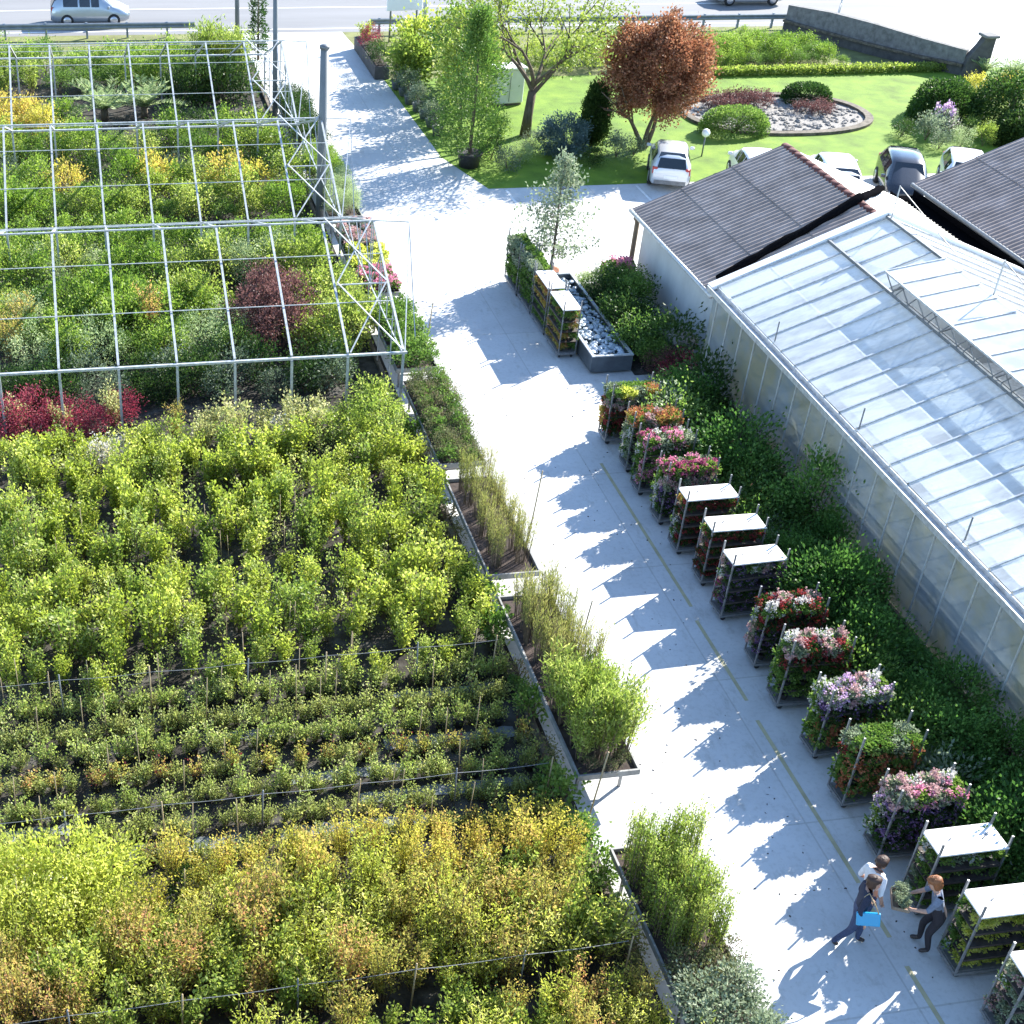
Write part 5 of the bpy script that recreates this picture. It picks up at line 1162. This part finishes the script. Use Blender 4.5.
J3 = dict(pelvis=(0,-.06,.90),waist=(0,-.03,1.07),chest=(0,.03,1.27),neckb=(0,.07,1.40),neck=(0,.12,1.46),shl=(-.18,.04,1.36),ell=(-.25,.17,1.12),wrl=(-.2,.39,1.04),hal=(-.18,.46,1.03),shr=(.18,.04,1.36),elr=(.26,.15,1.11),wrr=(.21,.38,1.0),har=(.18,.45,.99),
          hil=(-.10,-.12,.86),knl=(-.12,-.02,.48),anl=(-.12,-.12,.08),tol=(-.14,.03,.035),hir=(.10,-.12,.86),knr=(.12,.04,.48),anr=(.12,.0,.08),tor=(.14,.15,.035))
p3 = person('person with ginger hair in a grey blue top and dark trousers holding a tray',(13.16,12.86,0),PI/2-.45,J3,{'skin':SK,'top':GB,'sleeve':GB,'fore':SK,'legs':DT,'shoe':SHO},HR,.06,(0,.9,-.45))
FB = plain('blue_bag_plastic',(.01,.28,.52),.35)
t = thing('blue_bag','bright blue flat bag hanging by a beige strap from the walking person','folder',(11.93,13.1,0),-2.0)
b = MB(); Mx = Matrix.Rotation(-.32,3,'Y') @ Matrix.Rotation(.16,3,'X'); b.bbox((0,0,0),(.05,.38,.25),.012); b.v = [tuple(Mx @ Vector(q)+Vector((.27,.10,1.0))) for q in b.v]; b.build('pouch',FB,t)
b = MB(); b.tube([(.24,.25,1.11),(.24,.18,1.25),(.18,.07,1.40),(.13,.02,1.455),(.17,-.04,1.40),(.25,-.05,1.2),(.25,-.05,1.11)],.012,5); b.build('strap',M['cane'],t)
t = thing('seed_tray','brown cardboard tray held by the leaning person','tray',(13.16,12.86,0),PI/2-.45)
b = MB(); b.box((0,.56,.97),(.44,.28,.02))
for c,d in (((-.22,.56,1.0),(.015,.28,.07)),((.22,.56,1.0),(.015,.28,.07)),((0,.42,1.0),(.425,.015,.07)),((0,.70,1.0),(.425,.015,.07))): b.box(c,d)
b.build('box', M['pine'], t)
for i in range(3):
    a = PI/2-.45; lx, ly = -.14+.14*i, .56; plant('pot_mint', 13.16+math.cos(a)*lx-math.sin(a)*ly, 12.86+math.sin(a)*lx+math.cos(a)*ly, .985, 'small grey green plant in the cardboard tray held by the leaning person', 'pot plant', 'small plants in the held tray', .6)

# ---------------------------------------------------------------- light, world, camera
w = bpy.data.worlds.new('World'); scene.world = w; w.use_nodes = True; nt = w.node_tree
sky = nt.nodes.new('ShaderNodeTexSky'); sky.sky_type = 'NISHITA'; sky.sun_disc = False
SUN_EL, SUN_AZ = 33.0, 58.0
sky.sun_elevation = R(SUN_EL); sky.sun_rotation = R(SUN_AZ); sky.altitude = 200; sky.air_density = 1.0; sky.dust_density = .1; sky.ozone_density = 2.6
bg = nt.nodes['Background']; nt.links.new(sky.outputs[0], bg.inputs[0]); bg.inputs[1].default_value = .135
sl = bpy.data.lights.new('sun', 'SUN'); sl.energy = 5.0; sl.angle = R(.53); sl.color = (1.0,.955,.87)
so = bpy.data.objects.new('sun', sl); COL.objects.link(so)
sd = Vector((math.sin(R(SUN_AZ))*math.cos(R(SUN_EL)), math.cos(R(SUN_AZ))*math.cos(R(SUN_EL)), math.sin(R(SUN_EL))))
so.rotation_euler = sd.to_track_quat('Z','Y').to_euler(); so.location = sd*60
cam = bpy.data.cameras.new('camera'); co = bpy.data.objects.new('camera', cam); COL.objects.link(co); scene.camera = co
TH, RO, YA = R(34.337), R(-2.396), R(11.695)
f = Vector((math.sin(YA)*math.cos(TH), math.cos(YA)*math.cos(TH), -math.sin(TH))); r0 = Vector((math.cos(YA),-math.sin(YA),0)); d0 = f.cross(r0)
rt = r0*math.cos(RO)+d0*math.sin(RO); dn = -r0*math.sin(RO)+d0*math.cos(RO)
co.matrix_world = Matrix(((rt.x,-dn.x,-f.x,0),(rt.y,-dn.y,-f.y,0),(rt.z,-dn.z,-f.z,19.0),(0,0,0,1)))
cam.sensor_width = 36; cam.lens = 1347.8/1024*36; cam.shift_x = 170/1024; cam.clip_start = .5; cam.clip_end = 2000
scene.view_settings.view_transform = 'Standard'; scene.view_settings.look = 'None'; scene.view_settings.exposure = 1.7; scene.view_settings.gamma = 1
scene.cycles.max_bounces = 7; scene.cycles.diffuse_bounces = 3; scene.cycles.glossy_bounces = 3; scene.cycles.transparent_max_bounces = 12
